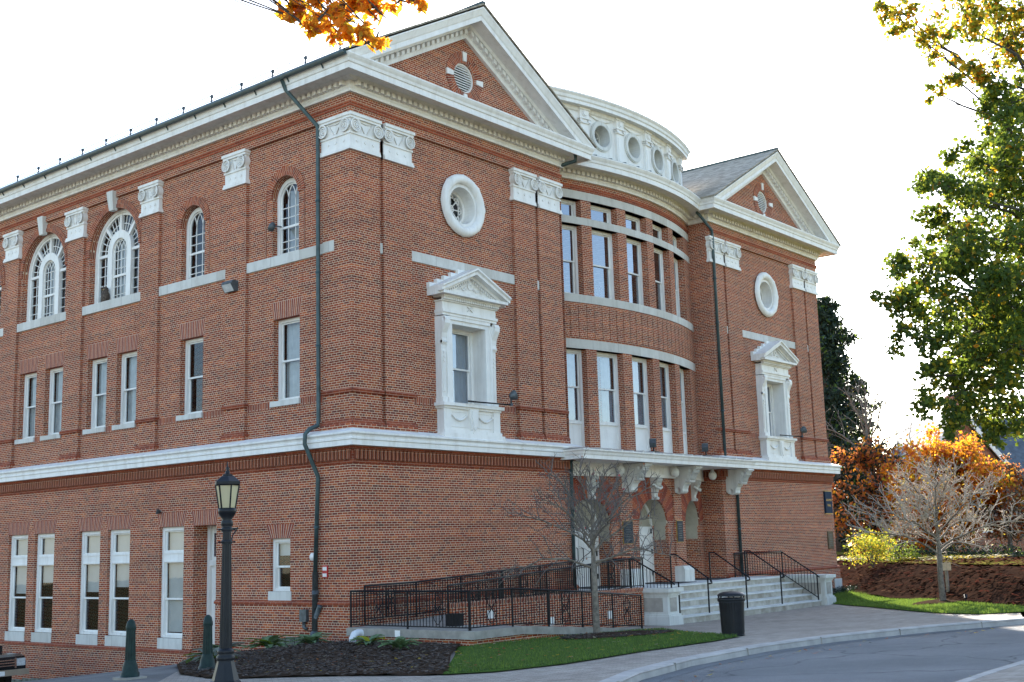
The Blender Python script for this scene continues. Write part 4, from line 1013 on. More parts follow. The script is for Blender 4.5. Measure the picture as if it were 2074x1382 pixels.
def asphalt():
    m,b,p=newmat("asphalt"); P=pos(b); a=b.noise(P,.45,5,.65); f=b.noise(P,70,2,.8)
    c=b.ramp(a,[(.3,(.13,.132,.136)),(.5,(.165,.166,.168)),(.7,(.20,.20,.198))]); c=b.mix(.8,c,b.ramp(f,[(.32,(.55,.55,.55)),(.68,(1.45,1.45,1.42))]),'MULTIPLY')
    v=b.node("ShaderNodeTexVoronoi",feature='DISTANCE_TO_EDGE'); wv=b.node("ShaderNodeVectorMath",operation='ADD'); nz=b.node("ShaderNodeTexNoise"); nz.inputs['Scale'].default_value=1.2; b.l.new(P,nz.inputs['Vector']); b.l.new(P,wv.inputs[0]); b.l.new(nz.outputs['Color'],wv.inputs[1]); b.l.new(wv.outputs[0],v.inputs['Vector']); v.inputs['Scale'].default_value=.28
    ck=b.rng(v.outputs[0],.0,.012,.75,0); c=b.mix(ck,c,(.05,.05,.05)); b.l.new(c,p.inputs['Base Color']); p.inputs['Roughness'].default_value=.9; p.inputs['Specular IOR Level'].default_value=.3; bump(b,p,f,.5,.02); return m
G_ASPH=asphalt()
G_GRASS=groundmat("lawn",(.05,.08,.02),(.085,.14,.03),.9,.9,.6,25)
G_MULCH=groundmat("mulch",(.036,.024,.017),(.085,.056,.038),4,.98,1,28)
G_LITTER=groundmat("leaf_litter",(.022,.014,.011),(.050,.028,.020),3,.98,1,14)
G_EARTH=groundmat("earth",(.06,.055,.035),(.10,.09,.05),.6)
def pavermat():
    m,b,p=newmat("brick_pavers"); P=pos(b)
    mp=b.node("ShaderNodeMapping"); b.l.new(P,mp.inputs[0]); mp.inputs['Rotation'].default_value=(0,0,R(38))
    t=b.node("ShaderNodeTexBrick"); b.l.new(mp.outputs[0],t.inputs['Vector']); t.inputs['Scale'].default_value=1
    t.inputs['Brick Width'].default_value=.22; t.inputs['Row Height'].default_value=.11; t.inputs['Mortar Size'].default_value=.006; t.inputs['Color1'].default_value=(.29,.24,.195,1); t.inputs['Color2'].default_value=(.43,.365,.30,1); t.inputs['Mortar'].default_value=(.19,.165,.14,1)
    st=b.noise(P,.5,4); c=b.mix(b.rng(st,.35,.7,0,.5),t.outputs[0],(.6,.58,.58),'MULTIPLY')
    b.l.new(c,p.inputs['Base Color']); p.inputs['Roughness'].default_value=.9; p.inputs['Specular IOR Level'].default_value=.25; return m
G_PAVE=pavermat()
KERB=[(16,-22.5),(12,-18.6),(9.3,-16.8),(6.99,-15.33),(4.73,-14.13),(1.66,-13.15),(-.81,-12.71),(-3.64,-12.72),(-5.96,-13.19),(-7.52,-13.82),(-9.8,-14.9),(-14,-16.6),(-26,-19.5),(-45,-22)]
KERB2=[(-45,-27),(-26,-24.0),(-14,-20.4),(-9.5,-18.9),(-6.78,-18.58),(-5.25,-18.50),(-3.47,-18.48),(0,-18.9),(5,-20.9),(11,-26),(14,-31)]
# far ground
m=MB(); g=[-300,-120,-60,-45,-35,-25,-15,-5,5,15,25,35,50,75,120,300]
gv=[(x+10,y,h(x+10,y)-.75-(1.0 if y>3 and x<5 else 0)) for y in g for x in g]
n=len(g); m.idx(gv,[(j*n+i,j*n+i+1,(j+1)*n+i+1,(j+1)*n+i) for j in range(n-1) for i in range(n-1)],0,True); struct(m.build("ground",G_EARTH))
struct(sheet("road",KERB+KERB2,-.13,G_ASPH,1.2))
struct(sheet("pavement",[KERB[i] for i in range(3,13)]+[(-26,-4),(-9,-4.2),(-6,-.8),(-.05,6.9),(-.05,-.2),(22,-.5),(31,-.5),(31,-6),(14,-13)],-.012,G_PAVE,.9))
struct(sheet("pavement",KERB2[::-1]+[(-45,-60),(40,-60),(40,-31)],0,G_PAVE,2.5))
G_DRIVE=groundmat("drive_surface",(.17,.155,.14),(.25,.23,.21),.8,.9,.3,50)
struct(sheet("driveway",[(-26,-4.1),(-9.1,-4.3),(-6.1,-.9),(-.02,7.0),(-.02,30),(-45,30),(-45,-5)],-.02,G_DRIVE,1.2))
struct(sheet("lawn",[(-7.02,-9.74),(-6.39,-10.38),(-4.7,-10.72),(-2.03,-10.62),(.31,-10.86),(1.72,-10.76),(2.9,-9.6),(3.9,-8.43),(7.3,-5.2),(6.9,-4.2),(-.5,-4.2),(-3.14,-6.49)],.012,G_GRASS,.5))
BEDP=[(-8.25,-5.75),(-7.12,-9.5),(-6.9,-9.75),(-3.1,-6.35),(-.4,-4.2)]
def bedz(x,y):
    return h(x,y)+.10*math.exp(-((x+2.6)**2/7+(y+2)**2/14))
struct(sheet("mulch_bed",[(-8.25,-5.75),(-7.92,-6.40),(-7.43,-7.71),(-7.12,-9.5),(-6.9,-9.75),(-3.10,-6.35),(-.4,-4.2),(.6,-3.0),(.6,0),(0,.02),(-.02,5.9),(-2.2,3.9),(-5.2,.6),(-7.6,-2.9),(-8.35,-4.9)],.014,G_MULCH,.3,jit=.022,zf=bedz))
def ringpoly(cx,cy,rx,ry,n=18,rot=.3): return [(cx+rx*math.cos(2*PI*k/n+rot)*(1+.08*math.sin(3*k)),cy+ry*math.sin(2*PI*k/n+rot)*(1+.08*math.cos(2*k))) for k in range(n)]
TF=(4.22,-5.0); TRR=(17.92,-9.41)
struct(sheet("mulch_ring",ringpoly(TF[0]-.9,TF[1]-1.3,1.9,1.3),.055,G_MULCH,.3,jit=.02,zf=lambda x,y:h(x,y)+.05*max(0,1-((x-TF[0]+.9)**2/3.6+(y-TF[1]+1.3)**2/1.7))))
EA,EB=(11.97,-13.82),(27.4,-2.27); ED=(.80,.60); EN=(.60,-.80)
def edge(t,s): return EA[0]+ED[0]*t+EN[0]*s,EA[1]+ED[1]*t+EN[1]*s
LR=[(31.5,-.8),(22.9,-1.2),(22.7,-2.95),(21.6,-4.05),(16.74,-7.66),(11.6,-11.6),(10.1,-13.2),(10.2,-14.2),(11.9,-15.4),edge(0,.3),edge(10,.3),edge(19,.3),(33,-.2)]
struct(sheet("lawn",LR,.012,G_GRASS,.7))
struct(sheet("mulch_ring",ringpoly(TRR[0]-.1,TRR[1]-.1,1.5,1.05),.05,G_MULCH,.3,jit=.02))
# leaf-strewn bank behind the right lawn
SS=[0,.5,1.0,2.0,2.8,3.6,5,9,12,20,40,90]; SZ=[0,.10,.34,.84,1.08,1.16,1.2,1.2,1.18,1.0,.6,.4]
m=MB(); TT=[-40,-25,-12]+[-6+2*k for k in range(28)]+[60,90]
def bankz(t,s):
    b=-2.28-.012*max(0,min(t,25)); return b+float(np.interp(s,SS,SZ))
bv=[]
for t in TT:
    for s in SS: x,y=edge(t,s); bv.append((x,y,bankz(t,s)+random.uniform(-.04,.04)+.02))
n=len(SS); m.idx(bv,[(i*n+j,(i+1)*n+j,(i+1)*n+j+1,i*n+j+1) for i in range(len(TT)-1) for j in range(n-1)],0,True)
struct(m.build("bank",G_LITTER))
m=MB(); TT2=[-40,-12,0,8,16,24,32,40,60,90]
for i in range(len(TT2)-1):
    for s0,s1 in ((3.0,3.6),(3.6,5),(5,7),(7,12),(12,40),(40,90)):
        P=[(TT2[i],s0),(TT2[i+1],s0),(TT2[i+1],s1),(TT2[i],s1)]; m.face([(*edge(t,s),bankz(t,s)+.09) for t,s in P])
struct(m.build("lawn",groundmat("leafy_grass",(.06,.075,.02),(.22,.17,.04),2.5,.95,.6,10)))
# kerb stones
def kerb(name,line,side,w=.30,hh=.15):
    # subdivided smooth line
    L=[]
    for a,b in zip(line,line[1:]):
        k=max(1,int(math.hypot(b[0]-a[0],b[1]-a[1])/.6)); L+=[(a[0]+(b[0]-a[0])*q/k,a[1]+(b[1]-a[1])*q/k) for q in range(k)]
    L.append(line[-1]); m=MB(); pr=None
    for i,p in enumerate(L):
        a,b=L[max(0,i-1)],L[min(len(L)-1,i+1)]; dx,dy=b[0]-a[0],b[1]-a[1]; l=math.hypot(dx,dy); nx,ny=dy/l*side,-dx/l*side
        z=h(p[0],p[1]); q=[(p[0],p[1],z-.2),(p[0]+nx*.015,p[1]+ny*.015,z-.02),(p[0]+nx*.05,p[1]+ny*.05,z+.012),(p[0]+nx*w,p[1]+ny*w,z+.012),(p[0]+nx*w,p[1]+ny*w,z-.2)]
        if pr:
            for j in range(4): m.face([pr[j],q[j],q[j+1],pr[j+1]])
        pr=q
        if i%4==0 and i:   # joint
            m.box(lambda u,d,zz:(p[0]+nx*d+dx/l*u,p[1]+ny*d+dy/l*u,zz),-.008,.008,-.004,w,z-.2,z+.0135,1,1)
    o=m.build(name,[M_CONCL,M_CONC]); return struct(o)
kerb("kerb",KERB,1); kerb("kerb",KERB2,1,.18)
# gutter strip
m=MB(); pr=None
for i in range(len(KERB)-1):
    for k in range(6):
        a,b=KERB[i],KERB[i+1]; t=k/6; x,y=a[0]+(b[0]-a[0])*t,a[1]+(b[1]-a[1])*t; dx,dy=b[0]-a[0],b[1]-a[1]; l=math.hypot(dx,dy); nx,ny=-dy/l,dx/l
        q=[(x,y,h(x,y)-.122),(x+nx*.35,y+ny*.35,h(x+nx*.35,y+ny*.35)-.124)]
        if pr: m.face([pr[0],q[0],q[1],pr[1]])
        pr=q
struct(m.build("gutter_strip",groundmat("gutter_concrete",(.17,.17,.17),(.22,.22,.215),1)))
M_LD1=plain("dead_leaf_red",(.11,.035,.022),.95,.3,9,spec=0); M_LD2=plain("dead_leaf_brown",(.075,.035,.022),.95,.3,9,spec=0); M_LD3=plain("dead_leaf_tan",(.13,.07,.04),.95,.3,9,spec=0)
# fallen leaves and grass blades (stuff)
def scatter(name,label,cat,polys,n,mats,zoff,size,flat=True):
    m=MB(); 
    for _ in range(n):
        P=random.choice(polys); xs=[p[0] for p in P]; ys=[p[1] for p in P]
        for _ in range(20):
            x,y=random.uniform(min(xs),max(xs)),random.uniform(min(ys),max(ys))
            if inpoly(x,y,P): break
        else: continue
        z=zoff(x,y); a=random.uniform(0,2*PI); s=size*random.uniform(.6,1.3); ca,sa=math.cos(a)*s,math.sin(a)*s
        t=random.uniform(0,.5)*s
        m.face([(x-ca,y-sa,z),(x-sa*.5,y+ca*.5,z+t*.3),(x+ca,y+sa,z+t),(x+sa*.5,y-ca*.5,z+t*.2)],None,random.randrange(len(mats)))
    return tag(m.build(name,mats),label,cat,None,'stuff')
FL_POLY=[(-7.02,-9.74),(-4.7,-10.72),(1.72,-10.76),(3.9,-8.43),(7.0,-5.2),(-.5,-4.4),(-3.14,-6.49)]
scatter("fallen_leaves","yellow and brown leaves lying on the front lawn and mulch bed","leaves",[FL_POLY,[(-8,-6),(-7,-9),(-3,-6),(-.5,-2),(-.5,4),(-5,.3)]],300,[L_YELLOW,L_RUST,L_PALE],lambda x,y:h(x,y)+.08,.06)
scatter("fallen_leaves","dry leaves blown along the kerb and road edge","leaves",[[(7,-15.6),(1.7,-13.5),(-3.6,-13),(-7.5,-14.1),(-7.5,-14.9),(-3.6,-13.7),(1.7,-14.4),(7,-16.6)]],70,[L_YELLOW,L_RUST,M_WOODG],lambda x,y:h(x,y)-.11,.06)
scatter("fallen_leaves","carpet of yellow and rust leaves along the bank behind the right lawn","leaves",[[edge(-5,.3),edge(45,.3),edge(45,9),edge(-5,9)]],6000,[M_LD1,M_LD2,M_LD1,M_LD2,M_LD3],lambda x,y:bankz((x-EA[0])*ED[0]+(y-EA[1])*ED[1],(x-EA[0])*EN[0]+(y-EA[1])*EN[1])+.10,.15)
scatter("yellow_leaf_drift","drift of bright yellow leaves at the foot of the big evergreen trunk","leaves",[[edge(20,4.2),edge(36,2.2),edge(36,6),edge(20,7)]],2600,[L_YELLOW,L_YELLOW,L_YGREEN],lambda x,y:bankz((x-EA[0])*ED[0]+(y-EA[1])*ED[1],(x-EA[0])*EN[0]+(y-EA[1])*EN[1])+.11+random.uniform(0,.15),.12)
def chips(name,label,poly,n,zf,size):
    return scatter(name,label,"mulch",[poly],n,[M_CHIP1,M_CHIP2,M_CHIP3],zf,size)
M_CHIP1=plain("bark_chip",(.075,.048,.033),.95,.3,20); M_CHIP2=plain("bark_chip_dark",(.016,.011,.009),.95,.3,20); M_CHIP3=plain("bark_chip_pale",(.10,.07,.05),.95,.3,20)
chips("mulch_chips","loose bark chips over the mulch bed in front of the brick corner",[(-8.2,-5.75),(-7.9,-6.4),(-7.1,-9.5),(-6.9,-9.7),(-3.2,-6.4),(-.5,-4.3),(-.1,-.1),(-.1,5.8),(-2.2,3.8),(-5.2,.5),(-7.5,-2.9),(-8.3,-4.9)],7000,lambda x,y:bedz(x,y)+.02+random.uniform(0,.05),.055)
chips("mulch_chips","loose bark chips in the mulch ring of the grey bare tree",ringpoly(TF[0]-.9,TF[1]-1.3,1.85,1.25),1500,lambda x,y:h(x,y)+.06+random.uniform(0,.03),.05)
def blades(name,label,poly,n,mats,off,hgt=.07,ex=None):
    m=MB(); xs=[p[0] for p in poly]; ys=[p[1] for p in poly]; k=0
    while k<n:
        x,y=random.uniform(min(xs),max(xs)),random.uniform(min(ys),max(ys))
        if not inpoly(x,y,poly): continue
        if ex and ((x-ex[0])/ex[2])**2+((y-ex[1])/ex[3])**2<random.uniform(.85,1.1): k+=1; continue
        k+=1; z=h(x,y)+off; a=random.uniform(0,PI); w=.012; t=hgt*random.uniform(.6,1.3); lx,ly=random.uniform(-.03,.03),random.uniform(-.03,.03)
        m.face([(x-w*math.cos(a),y-w*math.sin(a),z),(x+w*math.cos(a),y+w*math.sin(a),z),(x+lx,y+ly,z+t)],None,random.randrange(len(mats)))
    return tag(m.build(name,mats),label,"grass",None,'stuff')
L_GR=leafmat("grass_blade",(.06,.112,.026),.4,(.15,.24,.05)); L_GR2=leafmat("grass_blade_light",(.10,.17,.03),.4,(.25,.36,.05))
blades("grass","short green grass in front of the brick ramp",[(-6.9,-9.75),(-4.7,-10.66),(1.7,-10.7),(3.8,-8.43),(7.2,-5.2),(6.6,-4.8),(-.5,-4.6),(-3.1,-6.6)],34000,[L_GR,L_GR,L_GR2],.01,.06,(TF[0]-.9,TF[1]-1.3,1.9,1.3))
blades("grass","short sunlit grass of the lawn strip right of the steps",LR,26000,[L_GR,L_GR2,L_GR2],.01,.07,(TRR[0]-.1,TRR[1]-.1,1.5,1.05))

# ------------------------------------------------------------------ steps and platform
steps=empty("stone_steps","broad pale marble steps with solid end blocks below the entrance canopy","steps",(16.5,-2.5,-2.7))
def bsm(o,w=.012):
    md=o.modifiers.new("bevel",'BEVEL'); md.width=w; md.segments=1; md.limit_method='ANGLE'; return o
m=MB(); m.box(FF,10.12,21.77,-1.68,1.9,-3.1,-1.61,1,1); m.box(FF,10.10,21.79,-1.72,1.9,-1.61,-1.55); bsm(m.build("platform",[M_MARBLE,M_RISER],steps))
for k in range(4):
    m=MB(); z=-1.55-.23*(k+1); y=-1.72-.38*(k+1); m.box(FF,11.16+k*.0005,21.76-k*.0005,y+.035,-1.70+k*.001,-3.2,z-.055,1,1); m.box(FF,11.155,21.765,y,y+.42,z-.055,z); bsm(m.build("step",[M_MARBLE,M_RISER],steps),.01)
def newel(x0,x1):
    m=MB(); y0,y1=-3.36,-1.60
    m.box(FF,x0-.09,x1+.09,y0-.09,y1+.09,-3.2,-2.40); m.box(FF,x0-.05,x1+.05,y0-.05,y1+.05,-2.40,-2.34); m.box(FF,x0,x1,y0,y1,-2.34,-1.76)
    for (a,b,c,d) in ((x0-.015,x0,y0+.18,y1-.18),(x0+.14,x1-.14,y0-.015,y0)): m.box(FF,a,b,c,d,-2.26,-1.82,1,1)
    m.box(FF,x0-.03,x1+.03,y0-.03,y1+.03,-1.76,-1.70); m.box(FF,x0-.06,x1+.06,y0-.06,y1+.06,-1.70,-1.65); m.box(FF,x0-.13,x1+.13,y0-.13,y1+.13,-1.65,-1.52)
    bsm(m.build("end_block",[M_WHITEOLD,M_PANEL],steps),.02)
newel(10.42,11.08); newel(21.86,22.50)
for k,t in enumerate(DO):
    p=FB(A_(t),-.55,0); m=MB(); c=A_(t); m.box(FB,c-.85,c+.85,-1.15,.55,-1.549,-1.535,6); tag(m.build("door_mat",M_RUBBER),["flat black mat before the left entrance door behind the bare tree","flat black mat before the middle entrance door","flat black mat before the right entrance door by the dark side wall"][k],"mat","mats before the entrance doors")

# ------------------------------------------------------------------ railings
def railing(name,label,segs,group=None,sp=.11,posts=True,bal=True,scroll=(),top=.95,rb=.07):
    """segs: list of polylines of (x,y,zbase)"""
    r=empty(name,label,"railing",segs[0][0],group)
    for pl in segs:
        m=MB(); m.tube([(x,y,z+top) for x,y,z in pl],.026,8); m.build("handrail",M_BLACK,r)
        if bal:
            m=MB()
            for a,b in zip(pl,pl[1:]): m.bar((a[0],a[1],a[2]+rb),(b[0],b[1],b[2]+rb),.022,.03); m.bar((a[0],a[1],a[2]+top-.06),(b[0],b[1],b[2]+top-.06),.02,.02)
            m.build("rail_bar",M_BLACK,r)
            m=MB()
            for a,b in zip(pl,pl[1:]):
                l=math.hypot(b[0]-a[0],b[1]-a[1]); n=max(1,int(l/sp))
                for k in range(1,n):
                    t=k/n; x,y,z=[a[i]+(b[i]-a[i])*t for i in range(3)]; m.bar((x,y,z+rb),(x,y,z+top-.03),.015)
            m.build("balusters",M_BLACK,r)
        for a,b in zip(pl,pl[1:]):
            l=math.hypot(b[0]-a[0],b[1]-a[1]); n=max(1,round(l/1.9))
            for k in range(0 if (a is pl[0]) else 1,n+1):
                t=k/n; x,y,z=[a[i]+(b[i]-a[i])*t for i in range(3)]; q=MB(); q.bar((x,y,z-.02),(x,y,z+top),.038); q.build("post",M_BLACK,r)
                if scroll and k<n and l>1.2 and k in scroll:
                    m=MB(); cx,cy,cz=[a[i]+(b[i]-a[i])*(t+.5/n) for i in range(3)]; ux,uy=(b[0]-a[0])/l,(b[1]-a[1])/l
                    G=lambda u,z:(cx+ux*u,cy+uy*u,cz+z)
                    for s_ in (-1,1):
                        m.bar(G(s_*.17,rb),G(s_*.17,top-.03),.018)
                        m.tube([G(s_*.14*math.sin(q2/12*PI*2),.12+.75*q2/12) for q2 in range(13)],.010,5)
                        m.tube([G(s_*(.07-.05*math.cos(q2/9*2*PI)),.5+.09*math.sin(q2/9*2*PI)) for q2 in range(10)],.010,5)
                    m.build("scroll_panel",M_BLACK,r)
    return r
ZL=-2.06
railing("ramp_railing","black iron railing with scroll panels along the outer edge of the ramp landing",[[(-.22,-.12,ZL),(-.22,-4.35,ZL)],[(-.22,-4.38,ZL),(1.3,-4.48,ZL),(4.3,-4.48,-2.28),(7.2,-4.48,-2.52)]],scroll=(0,1))
railing("ramp_railing","black iron railing on top of the brick wall between the two ramp flights",[[(1.2,-2.35,-1.98),(5.5,-2.35,-1.74),(9.9,-2.35,-1.5),(10.6,-2.35,-1.5)]],scroll=(0,1))
railing("ramp_railing","thin black rail rising along the brick wall beside the upper ramp",[[(.2,-.22,ZL+.12),(2.2,-.22,ZL+.14),(9.8,-.22,-1.55)]],scroll=(0,))
r=railing("stair_railing","black iron railing on the left end block of the steps, with upright bars",[[(10.75,-.9,-1.53),(10.75,-1.75,-1.53)]])
m=MB(); m.tube([(10.75,-1.75,-.58),(10.75,-1.9,-.60),(10.75,-3.35,-1.34),(10.75,-3.44,-1.42)],.026,8); m.build("handrail",M_BLACK,r)
m=MB()
for k in range(11): y=-1.88-.13*k; m.bar((10.75,y,-1.53),(10.75,y,-.62-(-1.9-y)*.51),.015)
m.build("balusters",M_BLACK,r)
q=MB(); q.bar((11.22,-3.3,-2.5),(11.22,-3.3,-1.35),.038); q.build("post",M_BLACK,r); q=MB(); q.bar((10.75,-3.32,-1.53),(10.75,-3.32,-1.30),.038); q.build("post",M_BLACK,r)
r=railing("stair_railing","black iron railing with bars and a scroll panel at the right end of the steps",[[(20.5,-.2,-1.55),(21.55,-.2,-1.55),(21.55,-1.75,-1.55)]],scroll=(0,))
m=MB(); A1,B1=(21.55,-1.75,-1.55),(21.55,-3.2,-2.47)
m.tube([(21.55,-1.75,-.60),(21.55,-3.2,-1.52),(21.55,-3.3,-1.60)],.026,8); m.build("handrail",M_BLACK,r)
m=MB(); m.bar((21.55,-1.75,-1.46),(21.55,-3.2,-2.38),.022,.03)
for k in range(1,11): t=k/11; y=-1.75-1.45*t; z=-1.55-.92*t; m.bar((21.55,y,z+.08),(21.55,y,z+.93),.015)
m.build("balusters",M_BLACK,r); q=MB(); q.bar((21.55,-3.2,-2.5),(21.55,-3.2,-1.52),.038); q.build("post",M_BLACK,r)
for k,x in enumerate((13.45,16.1,18.75)):
    r=empty("stair_handrail",["plain black handrail left of the middle of the steps","plain black handrail in the middle of the steps behind the black bin","plain black handrail right of the black bin on the steps"][k],"handrail",(x,-2.4,-2.1),"plain handrails on the steps")
    m=MB(); m.tube([(x,-1.62,-.50),(x,-1.85,-.50),(x,-3.1,-1.32),(x,-3.22,-1.40),(x,-3.24,-1.48),(x,-3.12,-1.50)],.026,8); m.build("rail",M_BLACK,r)
    for y,z,t in ((-1.64,-1.57,-.5),(-3.08,-2.5,-1.32)): q=MB(); q.bar((x,y,z),(x,y,t),.04); q.build("post",M_BLACK,r)

# ------------------------------------------------------------------ ramp
ramp=empty("wheelchair_ramp","concrete edged access ramp on brick skirting running beside the left brick pavilion","ramp",(3,-3,-2.45))
m=MB()
m.box(FF,-.36,1.5,-4.62,-.095,ZL-.20,ZL); bsm(m.build("landing",M_CONC,ramp))
m=MB(); m.box(FF,-.28,1.5,-4.5,-.1,-3,ZL-.20); m.prism([(1.5,ZL-.18),(7.4,-2.72),(7.4,-3),(1.5,-3)],-4.5,-2.6,lambda x,z,y:(x,y,z)); m.build("brick_skirt",MB_BRICK,ramp)
m=MB(); m.prism([(1.502,ZL),(7.4,-2.535),(7.4,-2.72),(1.502,ZL-.195)],-4.60,-2.5,lambda x,z,y:(x,y,z)); m.build("lower_flight",M_CONC,ramp)
m=MB(); m.prism([(1.502,ZL-.01),(9.9,-1.57),(10.1,-1.57),(10.1,-3),(1.502,-3)],-2.2,-.1,lambda x,z,y:(x,y,z)); m.build("upper_flight",M_CONC,ramp)
m=MB(); m.box(FF,1.25,10.34,-2.5,-2.2,-3,-1.60); m.build("retaining_wall",MB_BRICK,ramp)
m=MB(); m.box(FF,1.22,10.36,-2.53,-2.17,-1.60,-1.49); m.build("wall_coping",MB_SOLD,ramp)
for x in (2.6,5.3,8.3):
    m=MB(); m.box(FF,x,x+.26,-2.53,-2.5,-2.35 if x>4 else -1.98,-2.12 if x>4 else -1.75); m.build("step_light",M_WHITE,ramp)
m=MB(); m.box(FF,.9,1.2,-2.9,-2.55,ZL,ZL+.28); m.box(FF,.88,1.22,-2.92,-2.53,ZL+.28,ZL+.32); tag(m.build("utility_box",M_BLACK),"small black box standing on the ramp landing against the brick wall end","box")
m=MB(); m.box(FF,-.374,-.361,-2.10,-1.92,ZL-.19,ZL-.03); tag(m.build("tag_plate",M_WHITE),"small white tag fixed to the concrete edge of the ramp landing","plate")
# ------------------------------------------------------------------ street furniture
def lathe_thing(prof,n=16,**k): m=MB(); m.lathe((0,0,0),prof,n,**k); return m
# lamp post
LP=(-9.22,-6.54); zb=h(*LP)-.02
lp=empty("lamp_post","tall black lamp post with six-sided lantern and flared base on the front walk","lamp post",(0,0,0))
def pt(mb,n,mat,par): return mb.build(n,mat,par)
m=MB(); m.lathe((0,0,0),[(.27,0),(.27,.06),(.24,.09),(.22,.16),(.165,.36),(.15,.42)],8,smooth=False); pt(m,"base",M_BLACKG,lp)
m=MB(); m.lathe((0,0,0),[(.15,.42),(.165,.44),(.165,.50),(.135,.53),(.15,.56),(.15,.60),(.115,.64)],16); pt(m,"collar",M_BLACKG,lp)
m=MB(); m.lathe((0,0,0),[(.112,.62),(.108,1.0),(.085,2.3),(.072,2.74)],24,flute=1,fl_d=.12,smooth=False); pt(m,"shaft",M_BLACKG,lp)
for z in (2.46,2.68):
    m=MB(); m.lathe((0,0,0),[(.09,z),(.1,z+.02),(.1,z+.06),(.09,z+.08)],16)
    for s_ in (-1,1): m.tube([(s_*.08,0,z+.04),(s_*.17,0,z+.04)],.014,6); m.lathe((s_*.17,0,z+.02),[(.0,0),(.02,.01),(.02,.03),(0,.04)],8)
    pt(m,"clamp",M_BLACKG,lp)
m=MB(); m.tube([(.1,0,2.50),(.13,0,2.62),(.22,0,2.72),(.24,0,2.76)],.012,6); m.bar((.08,0,2.74),(.25,0,2.74),.02); pt(m,"banner_hook",M_BLACKG,lp)
m=MB(); m.lathe((0,0,0),[(.075,2.74),(.11,2.80),(.11,2.86),(.085,2.90),(.15,3.0),(.165,3.04),(.165,3.09),(.14,3.11)],16); pt(m,"lantern_seat",M_BLACKG,lp)
lan=MB(); 
for k in range(6):
    a=2*PI*k/6+.2; lan.bar((.145*math.cos(a),.145*math.sin(a),3.08),(.215*math.cos(a),.215*math.sin(a),3.52),.022)
lan.lathe((0,0,0),[(.225,3.51),(.245,3.53),(.245,3.58),(.22,3.60),(.14,3.67),(.10,3.69),(.10,3.71),(.05,3.73)],6,smooth=False)
lan.lathe((0,0,0),[(.03,3.72),(.045,3.76),(.02,3.79),(.035,3.82),(.012,3.86),(.004,3.95)],10)
lo=pt(lan,"lantern",M_BLACKG,lp); lo.rotation_euler[2]=0
mfg,b_,p_=newmat("frosted_lamp_glass"); p_.inputs['Base Color'].default_value=(.62,.54,.33,1); p_.inputs['Roughness'].default_value=.35; p_.inputs['Transmission Weight'].default_value=.25
gl=MB()
for k in range(6):
    a,b2=2*PI*k/6+.2,2*PI*(k+1)/6+.2
    gl.face([(.14*math.cos(a),.14*math.sin(a),3.1),(.14*math.cos(b2),.14*math.sin(b2),3.1),(.207*math.cos(b2),.207*math.sin(b2),3.51),(.207*math.cos(a),.207*math.sin(a),3.51)])
gl.build("glass",mfg,lo)
lp.location=(LP[0],LP[1],zb); 
# bollards
bo=empty("bollard","fluted dark green bollard left of the lamp post, nearer the parked pickup","bollard",(0,0,0),"green bollards by the side walk")
m=MB(); m.box(W3,-.24,.24,-.24,.24,-.10,.03); m.build("pad",M_CONC,bo)
m=MB(); m.lathe((0,0,0),[(.19,.03),(.19,.10),(.165,.13),(.15,.24),(.115,.33),(.115,.36)],18); m.build("base",M_GREENB,bo)
m=MB(); m.lathe((0,0,0),[(.108,.36),(.092,.95)],24,flute=1,fl_d=.13,smooth=False); m.build("shaft",M_GREENB,bo)
m=MB(); m.lathe((0,0,0),[(.095,.94),(.105,.96),(.105,1.02),(.095,1.05),(.08,1.12),(.04,1.165),(.0,1.175)],18); m.build("cap",M_GREENB,bo)
bo.location=(-8.43,-2.39,h(-8.43,-2.39))
b2=bo.copy(); COL.objects.link(b2); b2.location=(-6.73,-2.66,h(-6.73,-2.66)-.02); b2['label']="fluted dark green bollard close behind the lamp post by the side door"
for ch in list(bo.children): c=ch.copy(); COL.objects.link(c); c.parent=b2
# litter bin
tb=empty("litter_bin","tall black slatted litter bin with domed lid standing before the steps","bin",(0,0,0))
m=MB()
for k in range(30):
    a=2*PI*k/30; w=.052; c,s_=math.cos(a),math.sin(a)
    pr=[(.265,.04),(.275,.3),(.285,.6),(.30,.84)]
    for (r0,z0),(r1,z1) in zip(pr,pr[1:]):
        for dr in (0,.012): m.face([((r0-dr)*c-w/2*-s_,(r0-dr)*s_-w/2*c,z0),((r0-dr)*c+w/2*-s_,(r0-dr)*s_+w/2*c,z0),((r1-dr)*c+w/2*-s_,(r1-dr)*s_+w/2*c,z1),((r1-dr)*c-w/2*-s_,(r1-dr)*s_-w/2*c,z1)])
m.build("slats",M_BLACKG,tb)
m=MB(); m.lathe((0,0,0),[(.24,0),(.24,.06),(.28,.06),(.28,.03)],24); m.build("foot_ring",M_BLACKG,tb)
m=MB(); m.lathe((0,0,0),[(.23,.05),(.25,.84)],20); m.build("liner",M_BLACK,tb)
m=MB(); m.lathe((0,0,0),[(.30,.80),(.325,.83),(.325,.87),(.32,.89)],28); m.lathe((0,0,0),[(.315,.93),(.325,.95),(.315,.97),(.26,1.01),(.15,1.035),(0,1.045)],28)
for a in range(40,360,60): m.bar((.31*math.cos(R(a)),.31*math.sin(R(a)),.87),(.31*math.cos(R(a)),.31*math.sin(R(a)),.95),.03)
m.build("lid",M_BLACKG,tb)
tb.location=(2.17,-10.32,h(2.17,-10.32)-.02); tb.scale=(.98,.98,.98)
# ------------------------------------------------------------------ things fixed to the hall
def wl(name,label,cat,mb,mat,group=None): return tag(mb.build(name,mat),label,cat,group)
